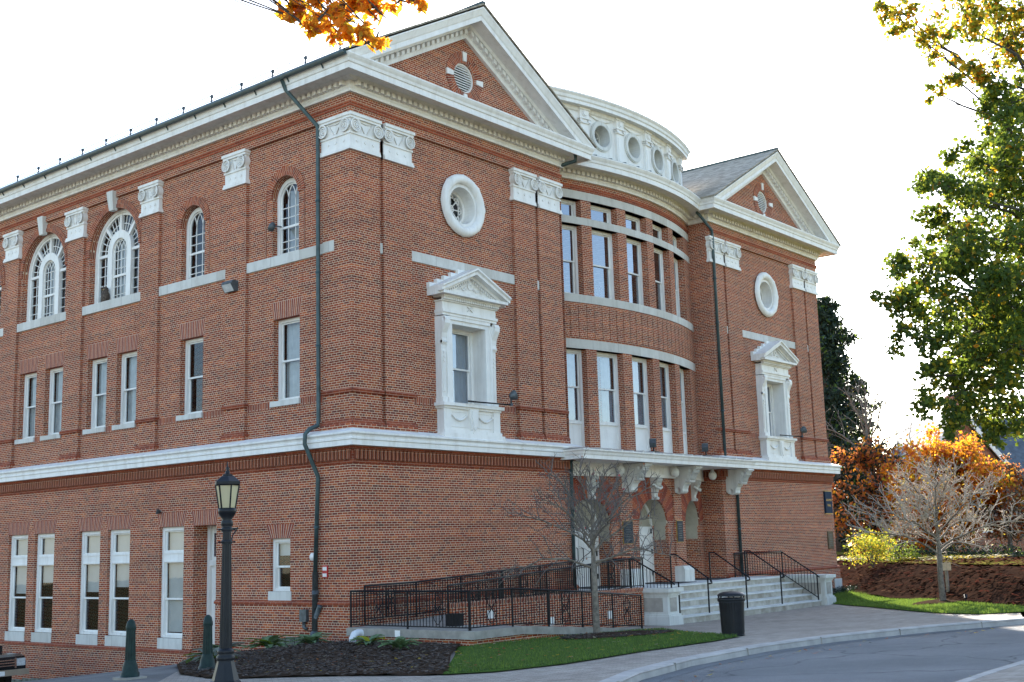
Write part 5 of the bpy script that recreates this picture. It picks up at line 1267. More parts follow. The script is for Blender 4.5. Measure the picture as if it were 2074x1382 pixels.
# wall pack lamp
r=empty("wall_lamp","boxy dark wall lamp with clear lens on the brick pier of the long side","wall lamp",(0,5.35,8.15))
m=MB(); m.prism([(0,8.0),(0,8.32),(-.20,8.32),(-.26,8.22),(-.12,7.98)],5.10,5.62,lambda d,z,u:(d,u,z)); m.build("housing",M_GREYP,r)
m=MB(); m.face([(-.268,5.14,8.2),(-.268,5.58,8.2),(-.135,5.58,7.99),(-.135,5.14,7.99)]); m.build("lens",plain("lamp_lens",(.55,.56,.55),.2,.1,8),r)
def flood(name,label,p,q,arm=None):
    r=empty(name,label,"floodlight",p,"floodlights on the hall")
    d=(Vector(q)-Vector(p)).normalized(); m=MB(); P=Vector(p)
    m.tube([P-d*.05,P,P+d*.12,P+d*.16],[.06,.12,.16,.17],10); m.build("head",M_GREYP,r)
    m=MB(); m.tube([P,P-Vector((0,0,.22))],.03,6); m.lathe((p[0],p[1],p[2]-.3),[(.06,0),(.06,.08)],8); m.build("bracket",M_GREYP,r)
    if arm: m=MB(); m.tube([Vector(p)-Vector((0,0,.27)),arm],.022,6); m.bar(Vector(arm)-Vector((.25,0,0)),Vector(arm)+Vector((.1,0,0)),.05); m.build("arm",M_BLACK,r)
    return r
flood("floodlight","grey floodlight on a long arm from the left pedimented window",(6.35,-.5,4.62),(7,-.9,4.9),(4.6,-.45,4.33))
flood("floodlight","grey floodlight on a long arm from the right pedimented window",(P20+6.45,-.5,4.62),(P20+7,-.9,4.9),(P20+4.7,-.45,4.33))
for x,l in ((14.2,"small dark floodlight standing on the canopy before the third bow window from the left"),(17.9,"small dark floodlight standing on the canopy near its right end")):
    r=empty("floodlight",l,"floodlight",(x,-.7,3.15),"floodlights on the hall")
    m=MB(); m.bar((x-.1,-.72,3.40),(x+.1,-.60,3.58),.24,.2); m.build("head",M_GREYP,r); m=MB(); m.bar((x-.22,-.7,3.16),(x+.22,-.7,3.16),.2,.05); m.bar((x,-.7,3.16),(x,-.68,3.42),.04); m.build("stand",M_BLACK,r)
m=MB(); m.tube([(.33,3.45,9.78),(-.10,3.45,9.75)],.02,6); m.tube([(-.02,3.42,9.82),(-.06,3.40,9.74),(-.16,3.36,9.60)],[.06,.10,.10],10); wl("spotlight","small dark spotlight fixed beside the right hand arched window","spotlight",m,M_GREYP)
m=MB(); m.tube([(0,8.95,1.38),(-.10,8.95,1.38)],.03,8); m.tube([(-.10,8.95,1.44),(-.10,8.95,1.30)],[.04,.08],10); wl("wall_bell","small grey bell on the brick wall above the ground floor windows","bell",m,M_GREYP)
m=MB(); m.box(FL,1.02,1.22,-.04,0,-.75,-.42); wl("alarm_sign","small red and white alarm sign beside the downspout","sign",m,M_RED)
m=MB(); m.box(FL,1.04,1.20,-.045,-.04,-.56,-.46); m.box(FL,1.04,1.20,-.045,-.04,-.73,-.64); m.build("white_band",M_WHITE,bpy.data.objects["alarm_sign"])
m=MB(); m.tube([(-.005,1.62,-.18),(-.06,1.62,-.18)],.11,16); wl("alarm_gong","round white alarm gong on the wall left of the downspout","gong",m,M_WHITE)
m=MB(); m.box(FL,1.72,2.0,-.2,-.09,-1.95,-1.62); m.tube([(-.15,1.86,-1.95),(-.15,1.86,-2.1),(-.15,1.75,-2.15)],.05,8); wl("junction_box","grey metal junction box low on the wall beside the drain boot","box",m,M_GREYP)
# owl figure on a window sill
r=empty("owl_figure","brown decoy owl sitting on the sill of the nearer large arched window","figure",(.15,12.72,8.8))
m=MB(); prof=[(.08,0),(.13,.05),(.15,.18),(.14,.30),(.10,.38),(.11,.44),(.09,.52),(.03,.55)]
m.lathe((.15,12.72,8.8),prof,12)
for s_ in (-1,1): m.tube([(.12,12.72+s_*.06,9.30),(.11,12.72+s_*.09,9.41)],[.03,.005],6)
m.build("body",plain("owl_brown",(.10,.07,.05),.8,.4,20),r); m=MB()
for s_ in (-1,1): m.lathe((.055,12.72+s_*.045,9.22),[(0,0),(.02,.01),(.02,.03),(0,.04)],8)
m.build("eye",M_GOLD,r)
# globe lamps under the canopy
for k,x in enumerate(((12.85,16.3,19.95))):
    y=FB(math.asin((x-BX)/BR)*BR,0,0)[1]-(.36 if k<2 else .62)
    r=empty("globe_lamp",["white globe lamp under the canopy above the left door","white globe lamp under the canopy right of the middle door","white globe lamp under the canopy nearest the dark side wall"][k],"globe lamp",(x,y,2.5),"white globe lamps under the canopy")
    m=MB(); m.lathe((x,y,2.33),[(.02,0),(.09,.02),(.145,.08),(.165,.17),(.145,.26),(.10,.32),(.07,.34)],18); m.build("globe",plain("opal_glass_%d"%k,(.75,.74,.68),.3,.03),r); m=MB(); m.lathe((x,y,2.66),[(.08,0),(.06,.10)],10); m.build("fitting",M_WHITE,r)
# plaques
def plaque(label,x0,x1,z0,z1,Fr,d,mat,trim):
    q_=.016; r=empty("plaque",label,"plaque",Fr((x0+x1)/2,d,z0)); m=MB(); m.box(Fr,x0,x1,d-.04,d,z0,z1); m.build("frame",trim,r); m=MB(); m.box(Fr,x0+q_,x1-q_,d-.05,d-.04,z0+q_,z1-q_); 
    m.build("plate",mat,r)
    m=MB(); 
    for k in range(7): z=z1-.14-k*(z1-z0-.22)/7; m.box(Fr,x0+.10+.03*(k%2),x1-.10-.03*(k%3),d-.053,d-.05,z-.012,z+.012)
    m.build("raised_lines",M_GREYP,r); return r
plaque("dark bronze plaque with gold frame on the pier between the middle and right doors",A_(7.1)-.27,A_(7.1)+.27,-.10,.72,FB,-.07,M_SLATE,M_GOLD)
plaque("dark bronze plaque with gold frame on the pier between the left and middle doors",A_(-6.6)-.27,A_(-6.6)+.27,-.10,.72,FB,-.07,M_SLATE,M_GOLD)
plaque("small brown bronze plaque low on the right brick corner",P21-.85,P21-.30,-.62,.18,FF,0,M_BRONZE,M_BRONZE)
r=empty("name_sign","dark blue name sign high on the right brick corner","sign",(P21-.6,0,1.2))
m=MB(); m.box(FF,P21-.95,P21-.28,-.10,0,1.0,2.0); m.build("board",M_BLUE,r); m=MB(); m.box(FF,P21-.98,P21-.25,-.09,0,.97,1.0); m.box(FF,P21-.98,P21-.25,-.09,0,2.0,2.03); m.build("trim",M_GOLD,r)
def text(txt,loc,rot,size,mat,parent,name="lettering"):
    cu=bpy.data.curves.new(name,'FONT'); cu.body=txt; cu.size=size; cu.extrude=.004; cu.align_x='CENTER'; cu.align_y='CENTER'
    o=bpy.data.objects.new(name,cu); COL.objects.link(o); o.location=loc; o.rotation_euler=rot; cu.materials.append(mat)
    dg=bpy.context.evaluated_depsgraph_get(); me=bpy.data.meshes.new_from_object(o.evaluated_get(dg)); o2=bpy.data.objects.new(name,me); COL.objects.link(o2); o2.matrix_world=Matrix.LocRotScale(Vector(loc),Matrix.Rotation(R(90),3,'X').to_quaternion(),Vector((1,1,1))); bpy.data.objects.remove(o)
    o2.parent=parent; o2.matrix_parent_inverse=Matrix.Translation(-Vector(parent.location)); return o2
text("ALUMNI",(P21-.615,-.105,1.60),(R(90),0,0),.15,M_GOLD,r); text("HALL",(P21-.615,-.105,1.36),(R(90),0,0),.15,M_GOLD,r)
# white drain elbow
m=MB(); m.tube([(-.25,-.65,-2.20),(-.50,-.68,-2.17),(-.66,-.72,-2.20),(-.75,-.75,-2.30),(-.77,-.76,-2.60)],.10,14); m.tube([(-.27,-.65,-2.20),(-.36,-.66,-2.19)],.115,14); wl("drain_pipe","white plastic elbow pipe coming out of the brick skirting by the mulch bed","pipe",m,plain("white_plastic",(.7,.7,.7),.35,.04))
# signs and stakes by the right lawn
def post_sign(name,label,x,y,hh,board,cat="sign"):
    z=h(x,y); r=empty(name,label,cat,(x,y,z)); m=MB(); m.bar((x,y,z-.05),(x,y,z+hh),.09); m.build("post",M_WOODG,r)
    if board: m=MB(); m.box(lambda u,d,zz:(x+.63*u+.77*d,y-.775*u+.63*d,zz),-.16,.16,-.06,-.03,z+hh-.28,z+hh-.02); m.build("board",plain("tan_board",(.45,.36,.24),.8,.1),r)
x,y=edge(9.6,.9); post_sign("stake_sign","thin pale stake with small tan board at the edge of the right lawn",x,y,1.25,True)
x,y=edge(.8,.6); post_sign("stake","short bare wooden stake at the edge of the right lawn near the frame edge",x,y,.75,False,"stake")
m=MB(); x,y=16.7,-10.6; z=h(x,y); m.tube([(x,y,z),(x,y,z+.16)],.02,6); m.tube([(x,y,z+.14),(x+.08,y+.03,z+.24)],[.05,.07],8); wl("ground_spotlight","little black ground spotlight at the mulch ring of the sunlit bare tree","spotlight",m,M_BLACK)
# ------------------------------------------------------------------ pickup at the left edge
tk=empty("pickup_truck","dark pickup with tan bumper parked nose out along the long brick side","pickup",(0,0,0))
m=MB()
# body shell along +y (front at y=0)
body=[(-.0,.52),(-.02,.80),(.06,.98),(.35,1.06),(1.45,1.14),(1.75,1.20),(5.3,1.16),(5.3,.55),(4.7,.50),(4.65,.66),(4.35,.80),(4.05,.66),(4.0,.50),(1.55,.48),(1.5,.66),(1.2,.80),(.9,.66),(.85,.50)]
m.prism(body,-.92,.92,lambda y,z,x:(x,y,z)); o=m.build("body",M_CARDARK,tk); bv=o.modifiers.new("b",'BEVEL'); bv.width=.05; bv.segments=3
m=MB(); m.prism([(1.5,1.12),(2.05,1.72),(3.2,1.74),(3.4,1.14)],-.78,.78,lambda y,z,x:(x*(1-.12*(z-1.12)/.6),y,z)); o=m.build("cab",M_CARDARK,tk); bv=o.modifiers.new("b",'BEVEL'); bv.width=.05; bv.segments=3
m=MB(); m.face([(-.70,1.57,1.18),(.70,1.57,1.18),(.64,2.0,1.66),(-.64,2.0,1.66)]); m.build("windscreen",M_GLASSR,tk)
m=MB(); m.box(W3,-.52,.52,-.05,.02,.66,.92); gr=m.build("grille",M_BLACK,tk)
m=MB()
for z in (.72,.80,.88): m.box(W3,-.54,.54,-.09,-.05,z-.018,z+.018)
for s_ in (-1,1): m.box(W3,s_*.55-.03,s_*.55+.03,-.09,-.03,.64,.94)
m.build("chrome_bars",M_CHROME,gr)
for s_ in (-1,1):
    m=MB(); m.box(W3,min(s_*.60,s_*.88),max(s_*.60,s_*.88),-.06,.06,.70,.92); o=m.build("headlight",plain("headlamp_lens",(.55,.56,.55),.12,.15,14),tk); bv=o.modifiers.new("b",'BEVEL'); bv.width=.03; bv.segments=2
m=MB(); m.box(W3,-.95,.95,-.16,.05,.42,.60); o=m.build("bumper",M_TANP,tk); bv=o.modifiers.new("b",'BEVEL'); bv.width=.04; bv.segments=2
m=MB(); m.box(W3,-.16,.16,-.175,-.16,.44,.57); m.build("number_plate",M_WHITE,tk)
for y in (1.2,4.35):
    for s_ in (-1,1):
        m=MB(); m.tube([(s_*.70,y,.36),(s_*.93,y,.36)],.36,24); w=m.build("wheel",M_RUBBER,tk); m=MB(); m.tube([(s_*.90,y,.36),(s_*.945,y,.36)],.21,16); m.build("rim",M_CHROME,w)
    
for s_ in (-1,1):
    m=MB(); m.box(W3,s_*1.02-.09,s_*1.02+.09,1.75,1.85,1.15,1.35); m.build("mirror",M_CARDARK,tk)
tk.location=(-4.0,11.3,h(-3.5,12.6)+.0); tk.rotation_euler=(R(-4.5),0,0)
# ------------------------------------------------------------------ plants and trees
def rv(a=1): 
    while True:
        v=Vector((random.uniform(-1,1),random.uniform(-1,1),random.uniform(-1,1)))
        if .05<v.length<1: return v.normalized()*a
def leaf(mb,p,size,mi=0,kind=0,drop=0):
    n=rv(); t=n.orthogonal().normalized(); a=random.uniform(0,2*PI); b=n.cross(t); u=t*math.cos(a)+b*math.sin(a)
    if drop: u=(u*(1-drop)+Vector((0,0,-1))*drop).normalized(); n=u.orthogonal().normalized(); n=(Matrix.Rotation(random.uniform(0,2*PI),3,u)@n)
    w=u.cross(n).normalized(); s=size*random.uniform(.65,1.25)
    if kind==0: pts=[p-u*s*.5,p-u*s*.1+w*s*.42+n*s*.08,p+u*s*.15+w*s*.30,p+u*s*.6,p+u*s*.15-w*s*.30,p-u*s*.1-w*s*.42+n*s*.08]
    else: pts=[p-u*s*.5,p+w*s*.22+n*s*.06,p+u*s*.55,p-w*s*.22+n*s*.06]
    mb.face(pts,None,mi)
def limb(mb,a,b,r0,r1,sag=.0,n=5,wob=.06,sides=6):
    a,b=Vector(a),Vector(b); L=(b-a).length; pts=[];rs=[]
    o=[rv(wob*L) for _ in range(n+1)]; o[0]=o[-1]=Vector((0,0,0))
    for k in range(n+1):
        t=k/n; pts.append(a.lerp(b,t)+o[k]*.6+Vector((0,0,sag*L*math.sin(PI*t)))); rs.append(r0+(r1-r0)*t)
    mb.tube(pts,rs,sides); return pts,rs
def bare_tree(name,label,pos,hgt,clear,spread,rad,mats,nmain=11,ns=9,nt=6,leaves=0,leafm=None,flat=.75,twr=.0075,seed=1,group=None):
    random.seed(seed); x,y,z=pos; r=empty(name,label,"tree",pos,group); T=MB(); Wg=MB(); LF=MB()
    base=Vector(pos); top=base+Vector((random.uniform(-.05,.05),random.uniform(-.05,.05),clear))
    T.tube([base-Vector((0,0,.1)),base+Vector((0,0,.12)),base+Vector((0.01,.02,clear*.5)),top],[rad*1.25,rad*1.05,rad*.95,rad*.85],10)
    ax=hgt-clear
    lead=top+Vector((.05,0,ax*.6)); T.tube([top,top.lerp(lead,.5)+rv(.05),lead],[rad*.8,rad*.5,rad*.2],7)
    def zone(p):  # gravity towards crown hull
        return p
    for i in range(nmain):
        az=2.4*i+random.uniform(-.3,.3); f=i/(nmain-1); st=top.lerp(lead,f*.75) if i>1 else top
        el=R(3+flat*66*f+random.uniform(-8,8)); ln=spread*(1.0-.45*f)*random.uniform(.85,1.12)
        d=Vector((math.cos(az)*math.cos(el),math.sin(az)*math.cos(el),math.sin(el)))
        end=st+d*ln; end.z=min(end.z,base.z+hgt)
        pts,rs=limb(T,st,end,rad*.42*(1-.3*f),twr*1.3,.10,7,.05,5)
        for j in range(ns):
            t=.18+.8*j/ns; k=min(len(pts)-2,int(t*(len(pts)-1))); p=pts[k].lerp(pts[k+1],t*(len(pts)-1)-k)
            d2=(d*.7+rv(.75)+Vector((0,0,.28))).normalized(); l2=ln*.42*(1.1-.5*t)*random.uniform(.7,1.2); e2=p+d2*l2
            p2,_=limb(Wg,p,e2,twr*2.0,twr,.05,4,.06,4)
            for q in range(nt):
                s=.2+.8*q/nt; kk=min(3,int(s*4)); pp=p2[kk].lerp(p2[kk+1],s*4-kk); d3=(d2*.6+rv(.8)+Vector((0,0,.25))).normalized(); l3=l2*.5*random.uniform(.5,1.1); e3=pp+d3*l3
                limb(Wg,pp,e3,twr*1.1,twr*.6,.04,2,.08,3)
                if random.random()<.6:
                    d4=(d3+rv(.9)).normalized(); m_=pp.lerp(e3,.5); limb(Wg,m_,m_+d4*l3*.5,twr*.9,twr*.5,0,2,.05,3)
                if leaves and random.random()<leaves: leaf(LF,e3,.07,random.randrange(len(leafm)))
    T.build("trunk",mats[0],r); Wg.build("twigs",mats[1],r)
    if leaves: LF.build("last_leaves",leafm,r)
    return r
bare_tree("bare_tree","small leafless grey tree in the front mulch ring before the ramp",(TF[0],TF[1],h(*TF)+.02),4.7,1.75,3.0,.092,[M_BARKG,M_TWIG],17,11,4,.06,[L_RUST,plain("red_berry",(.35,.03,.03),.5,.1)],twr=.0068,flat=.86,seed=5,group="bare young trees")
bare_tree("bare_tree","small sunlit pale bare tree with last yellow leaves on the right lawn",(TRR[0],TRR[1],h(*TRR)+.02),5.0,1.55,2.95,.10,[M_BARKG,M_BARKP],17,12,8,.22,[L_YELLOW,L_ORANGE,L_PALE],flat=.85,twr=.0092,seed=9,group="bare young trees")
# tall maple at the right edge: crown of leaf clumps on real limbs
def cam_pt(u,v,D): return CAMP+_fw*D+_rt*((u-1037)/F_PX*D)+_up*((691-v)/F_PX*D)
def cluster_tree(name,label,base,rad,clumps,lsize,lmats,weights,per,bark,fork=.25,kind=0,seed=1,limbs=True,trunkname="trunk"):
    random.seed(seed); r=empty(name,label,"tree",tuple(base)); base=Vector(base); T=MB(); LF=MB(); tops=sum((Vector(c[0]) for c in clumps),Vector())/len(clumps)
    H_=max(c[0][2] for c in clumps)-base.z
    t1=base+Vector((0,0,H_*fork)); t2=base.lerp(Vector((tops.x*.35+base.x*.65,tops.y*.35+base.y*.65,base.z)),.6)+Vector((0,0,H_*max(.72,fork+.08)))
    T.tube([base-Vector((0,0,.2)),base+Vector((0,0,.25)),t1,t1.lerp(t2,.5),t2],[rad*1.35,rad*1.05,rad*.85,rad*.55,rad*.15],10)
    for c,cr,ww in clumps:
        c=Vector(c)
        if limbs:
            zt=max(0,min(1,(c.z-(c-base).length*.28-t1.z)/max(.1,t2.z-t1.z))); st=t1.lerp(t2,zt)
            ps,_=limb(T,st,c,rad*(.28 if cr>.28 else .07),rad*(.03 if cr>.28 else .015),.10,6,.06,5)
            for k in range(5):
                d=rv(cr*random.uniform(.6,1)); limb(T,ps[-2] if k%2 else ps[-1],c+d,min(.03,rad*.05),.005 if cr<.5 else .008,.0,3,.08,4)
        n=int(per*cr*cr)
        sub=[c+rv(cr*random.uniform(.25,.95)) for _ in range(max(4,int(cr*9)))]
        for _ in range(n):
            s=random.choice(sub); p=s+Vector((random.gauss(0,1),random.gauss(0,1),random.gauss(0,.8)))*cr*.20
            leaf(LF,p,lsize,random.choices(range(len(lmats)),ww or weights)[0],kind,.25)
    T.build(trunkname,bark,r); LF.build("crown",lmats,r); return r
random.seed(21)
TOPW=[.25,.35,.3,.1]; cl=[]; CS=[1.24]
def C_(u,v,D,r,w=None): cl.append((tuple(cam_pt(u,v,D)),r*(CS[0] if w is not TOPW else 1.1),w))
MIDW=[.80,.16,.03,.01]; DRK=[.72,.22,.06,0]
for u,v,D,r in ((1830,30,30,.55),(1880,90,30,.55),(1960,40,31,.7),(2040,30,32,.8),(1925,150,31,.45),(2010,120,30,.6),(1790,15,30,.35),(1900,190,31,.3),(2060,110,33,.7),(1990,-40,32,.9),(1900,-50,32,.8)): C_(u,v,D,r,TOPW)
for u,v,D,r in ((2040,210,30,.7),(1985,240,31,.55),(2060,300,29,.8),(1960,310,30,.5),(1890,370,30,.5),(1950,390,29,.7),(2030,400,31,.9),(1900,440,31,.5),(1985,480,29,.8),(2060,480,30,.8),(1930,520,30,.65),(1820,540,30,.45),(1870,570,30,.6),(1810,610,30,.5),(1950,600,29,.8),(2040,590,30,.9),(1855,660,30,.55),(1920,690,29,.65),(1830,690,31,.4),(2010,680,30,.8),(2065,700,31,.8)): C_(u,v,D,r,MIDW)
for u,v,D,r in ((1900,760,29,.5),(1960,770,30,.65),(2030,770,29,.75),(1890,820,29,.45),(1940,840,29,.55),(2000,840,30,.6),(2060,840,29,.6),(1920,870,29,.3),(2060,700,28,.5),(2010,890,29,.35)): C_(u,v,D,r,DRK)
for u,v,D,r in ((2200,100,31,1.2),(2250,300,31,1.5),(2200,500,33,1.4),(2300,600,30,1.6),(2220,720,30,1.2),(2350,200,32,1.6),(2450,450,32,1.7),(2400,750,31,1.4),(2150,350,33,1.2),(2150,600,34,1.2),(2330,-50,32,1.5),(2130,-60,32,1.2),(2550,200,33,1.6)): C_(u,v,D,r,MIDW)
for u,v,D,r in ((2000,340,33,.8),(2070,400,33,.9),(1990,540,32,.8),(2075,560,28,.8),(1900,640,32,.6),(1980,650,33,.8),(2000,730,31,.7),(1870,520,32,.5),(1935,450,32,.6),(1960,700,31,.7),(1845,600,32,.45),(2050,640,33,.8),(2020,260,33,.6),(2070,180,31,.5)): C_(u,v,D,r,MIDW)
MT=(13.6,-17.2); mz=bankz((MT[0]-EA[0])*ED[0]+(MT[1]-EA[1])*ED[1],(MT[0]-EA[0])*EN[0]+(MT[1]-EA[1])*EN[1])
cluster_tree("maple_tree","big green maple turning yellow, its branches filling the right edge","x" and (MT[0],MT[1],mz),.34,cl,.125,[L_GREEN,L_YGREEN,L_YELLOW,L_ORANGE],None,900,M_BARK,.22,0,4)
# orange leaved branch hanging over the top
cl=[]; random.seed(5); CS[0]=1.0
for u,v,D,r in ((575,-10,9,.13),(610,20,9.1,.13),(650,35,8.9,.14),(690,55,9,.14),(735,70,9,.12),(760,80,9,.10),(700,10,9.2,.16),(760,15,9,.15),(810,0,9.1,.13),(840,5,9,.09),(640,-20,9,.16),(720,-40,9.1,.2),(800,-50,9,.2),(600,-60,9.2,.2),(680,-100,9.2,.25),(780,-130,9,.25),(560,-120,9.3,.25),(630,60,8.9,.08),(590,45,9,.07)): C_(u,v,D,r,[.62,.3,.08])
for u,v,D,r in ((300,-420,9,.6),(0,-500,9.5,.7),(-300,-450,9,.8),(-500,-700,9,1.0),(-900,-800,9,1.1),(-200,-800,9,.9),(-1200,-600,9,1.0),(400,-650,9.5,.7)): C_(u,v,D,r,[.62,.3,.08])
ob=cam_pt(-900,0,9); 
cluster_tree("orange_leaf_tree","orange autumn foliage hanging into the top of the view","x" and (ob.x,ob.y,h(ob.x,ob.y)),.2,cl,.105,[L_ORANGE,L_YELLOW,L_RUST],None,4200,M_BARK,.86,1,6)
# background: evergreen beside the hall
def hull_tree(name,label,base,rad,H_,fork,crown,lsize,lmats,weights,per,bark,kind=0,seed=1,nl=26,group=None,cone=False):
    """crown: (radius xy, z0, z1) - clumps spread through an uneven hull"""
    random.seed(seed); cx=Vector(base); cl=[]; rx,z0,z1=crown
    for k in range(nl):
        a=random.uniform(0,2*PI); t=(k+.5)/nl; z=z0+(z1-z0)*t
        if cone: rr=rx*(1-t)**.7*random.uniform(.35,1)
        else: rr=rx*math.sin(PI*(.12+.8*t))*random.uniform(.25,1)
        cl.append(((cx.x+rr*math.cos(a),cx.y+rr*math.sin(a),cx.z+z),rx*random.uniform(.26,.42)*(1-.45*t if cone else 1),None))
    o=cluster_tree(name,label,base,rad,cl,lsize,lmats,weights,per,bark,fork,kind,seed)
    if group: o['group']=group
    return o
ev=cam_pt(1692,1143,97); 
hull_tree("evergreen_tree","dark evergreen with thick grey trunk just right of the hall",(ev.x+.1,ev.y-.2,ev.z-.1),.80,20,.28,(5.9,3.6,21.5),.42,[L_DARKG,L_GREEN],[.85,.15],250,M_BARKG,1,11,60,None,True)
bt=cam_pt(1775,1120,80); bare_tree("tall_bare_tree","tall thin bare tree rising between the evergreen and the maple",(bt.x,bt.y,bt.z),13.5,4.0,5.6,.22,[M_BARKG,M_BARKG],13,7,4,.35,[L_PALE,L_YELLOW],flat=1.15,twr=.016,seed=3)
b1=cam_pt(1790,1140,75); hull_tree("red_leaf_tree","small tree with dark red leaves behind the pale bare tree, near the evergreen",(b1.x,b1.y,b1.z),.18,7.5,.3,(3.7,1.6,7.0),.22,[L_RUST,L_DARKG,L_ORANGE],[.44,.42,.14],300,M_BARK,0,12,20,"autumn trees on the bank")
b1=cam_pt(1925,1140,70); hull_tree("orange_leaf_tree","bright orange rounded tree in front of the far brick house",(b1.x,b1.y,b1.z),.18,8.1,.3,(4.3,1.8,6.2),.21,[L_ORANGE,L_RUST,L_YELLOW,L_YGREEN],[.5,.3,.12,.08],600,M_BARK,0,13,24,"autumn trees on the bank")
b1=cam_pt(2050,1140,68); hull_tree("brown_leaf_tree","brownish half bare tree at the right edge below the maple",(b1.x,b1.y,b1.z),.14,6,.3,(2.4,1.6,5.4),.16,[L_RUST,M_TWIG,L_PALE],[.4,.4,.2],450,M_BARK,0,14,20,"autumn trees on the bank")
def shrub(name,label,base,rx,hh,lsize,lmats,w,per,seed,group=None,cat="shrub"):
    random.seed(seed); r=empty(name,label,cat,tuple(base),group); S=MB(); LF=MB(); b=Vector(base)
    for k in range(9):
        a=2.4*k; e=b+Vector((math.cos(a)*rx*.6,math.sin(a)*rx*.6,hh*random.uniform(.6,.95))); limb(S,b,e,.03,.008,.08,4,.06,4)
    n=int(per*rx*hh)
    cs=[b+Vector((random.uniform(-1,1)*rx*.75,random.uniform(-1,1)*rx*.75,hh*random.uniform(.25,.85))) for _ in range(16)]
    for _ in range(n):
        c=random.choice(cs); p=c+Vector((random.gauss(0,1)*rx*.2,random.gauss(0,1)*rx*.2,random.gauss(0,1)*hh*.13)); p.z=max(p.z,b.z+.05); leaf(LF,p,lsize,random.choices(range(len(lmats)),w)[0],1)
    S.build("stems",M_BARK,r); LF.build("foliage",lmats,r); return r
b1=cam_pt(1768,1152,58); shrub("yellow_shrub","yellow green shrub between the evergreen trunk and the pale bare tree",b1,1.25,1.75,.13,[L_YELLOW,L_YGREEN,L_GREEN],[.22,.44,.34],900,31)
b1=cam_pt(1835,1150,58); shrub("green_shrub","dull green shrub right beside the yellow green one",b1,.9,1.1,.12,[L_GREEN,L_YGREEN],[.7,.3],900,32)
# dark hedge along the top of the bank
random.seed(41); S=MB(); LF=MB(); a,b=cam_pt(1800,1155,60),cam_pt(2330,1175,52); r=empty("hedge","low dark evergreen hedge along the top of the bank","hedge",tuple(a))
for k in range(60): 
    t=k/59; p=a.lerp(b,t); limb(S,p,p+Vector((random.uniform(-.3,.3),random.uniform(-.3,.3),1.0)),.02,.006,0,2,.05,4)
for _ in range(9000):
    t=random.random(); p=a.lerp(b,t)+Vector((random.gauss(0,.4),random.gauss(0,.4),random.uniform(.0,1.25+.2*math.sin(t*30)))); leaf(LF,p,.15,random.choices((0,1),(.9,.1))[0],1)
S.build("stems",M_BARK,r); LF.build("foliage",[L_DARKG,L_GREEN],r)
# ground cover at the right corner of the hall
random.seed(43); m=MB()
for _ in range(1800):
    x=random.uniform(23.2,30.9); y=random.uniform(-1.6,-.2); leaf(m,Vector((x,y,h(x,y)+random.uniform(.03,.2))),.09,0,1)
tag(m.build("ivy",[L_DARKG]),"dark ivy ground cover at the foot of the right brick corner","ground cover",None,'stuff')
# hostas and low plants in the mulch bed
def hosta(label,x,y,rad,seed,mats,nl=22,name="hosta"):
    random.seed(seed); z=h(x,y)+.05; r=empty(name,label,"plant",(x,y,z),"low plants in the mulch bed"); m=MB()
    for k in range(nl):
        a=2*PI*k/nl*2.6+random.uniform(-.2,.2); el=random.uniform(.5,1.25); L=rad*random.uniform(.7,1.1); c,s_=math.cos(a),math.sin(a); w=L*.17; pr=None
        for q in range(5):
            t=q/4; rr=L*t*math.cos(el*(1-.5*t)); zz=L*(math.sin(el)*t-.55*t*t)+.03; ww=w*math.sin(PI*min(.97,.08+t*.95))
            cur_=[Vector((x+rr*c-ww*s_,y+rr*s_+ww*c,z+zz+.02)),Vector((x+rr*c,y+rr*s_,z+zz)),Vector((x+rr*c+ww*s_,y+rr*s_-ww*c,z+zz+.02))]
            if pr: m.face([pr[0],cur_[0],cur_[1],pr[1]],None,k%len(mats)); m.face([pr[1],cur_[1],cur_[2],pr[2]],None,k%len(mats))
            pr=cur_
    m.build("leaves",mats,r); return r
hosta("green hosta clump under the white elbow pipe",-1.55,-2.2,.42*1.35,1,[L_HOSTA,L_YGREEN,L_HOSTA])
hosta("full green hosta clump beside the ramp landing corner",-2.55,-4.25,.48*1.35,2,[L_HOSTA])
hosta("green hosta clump left of the white elbow pipe near the drain",-1.25,.3,.50*1.35,3,[L_HOSTA])
hosta("bushy green clump against the brick wall left of the drain",-1.6,1.6,.55*1.35,4,[L_HOSTA,L_GREEN],34)
hosta("grey green spreading clump at the wall nearest the side door",-1.9,3.2,.55*1.35,5,[leafmat("leaf_grey",(.16,.18,.14),.3),L_HOSTA],34,"lambs_ear")
hosta("grey green clump behind the lamp post base",-5.4,-1.0,.5*1.35,6,[bpy.data.materials["leaf_grey"],L_GREEN],30,"lambs_ear")
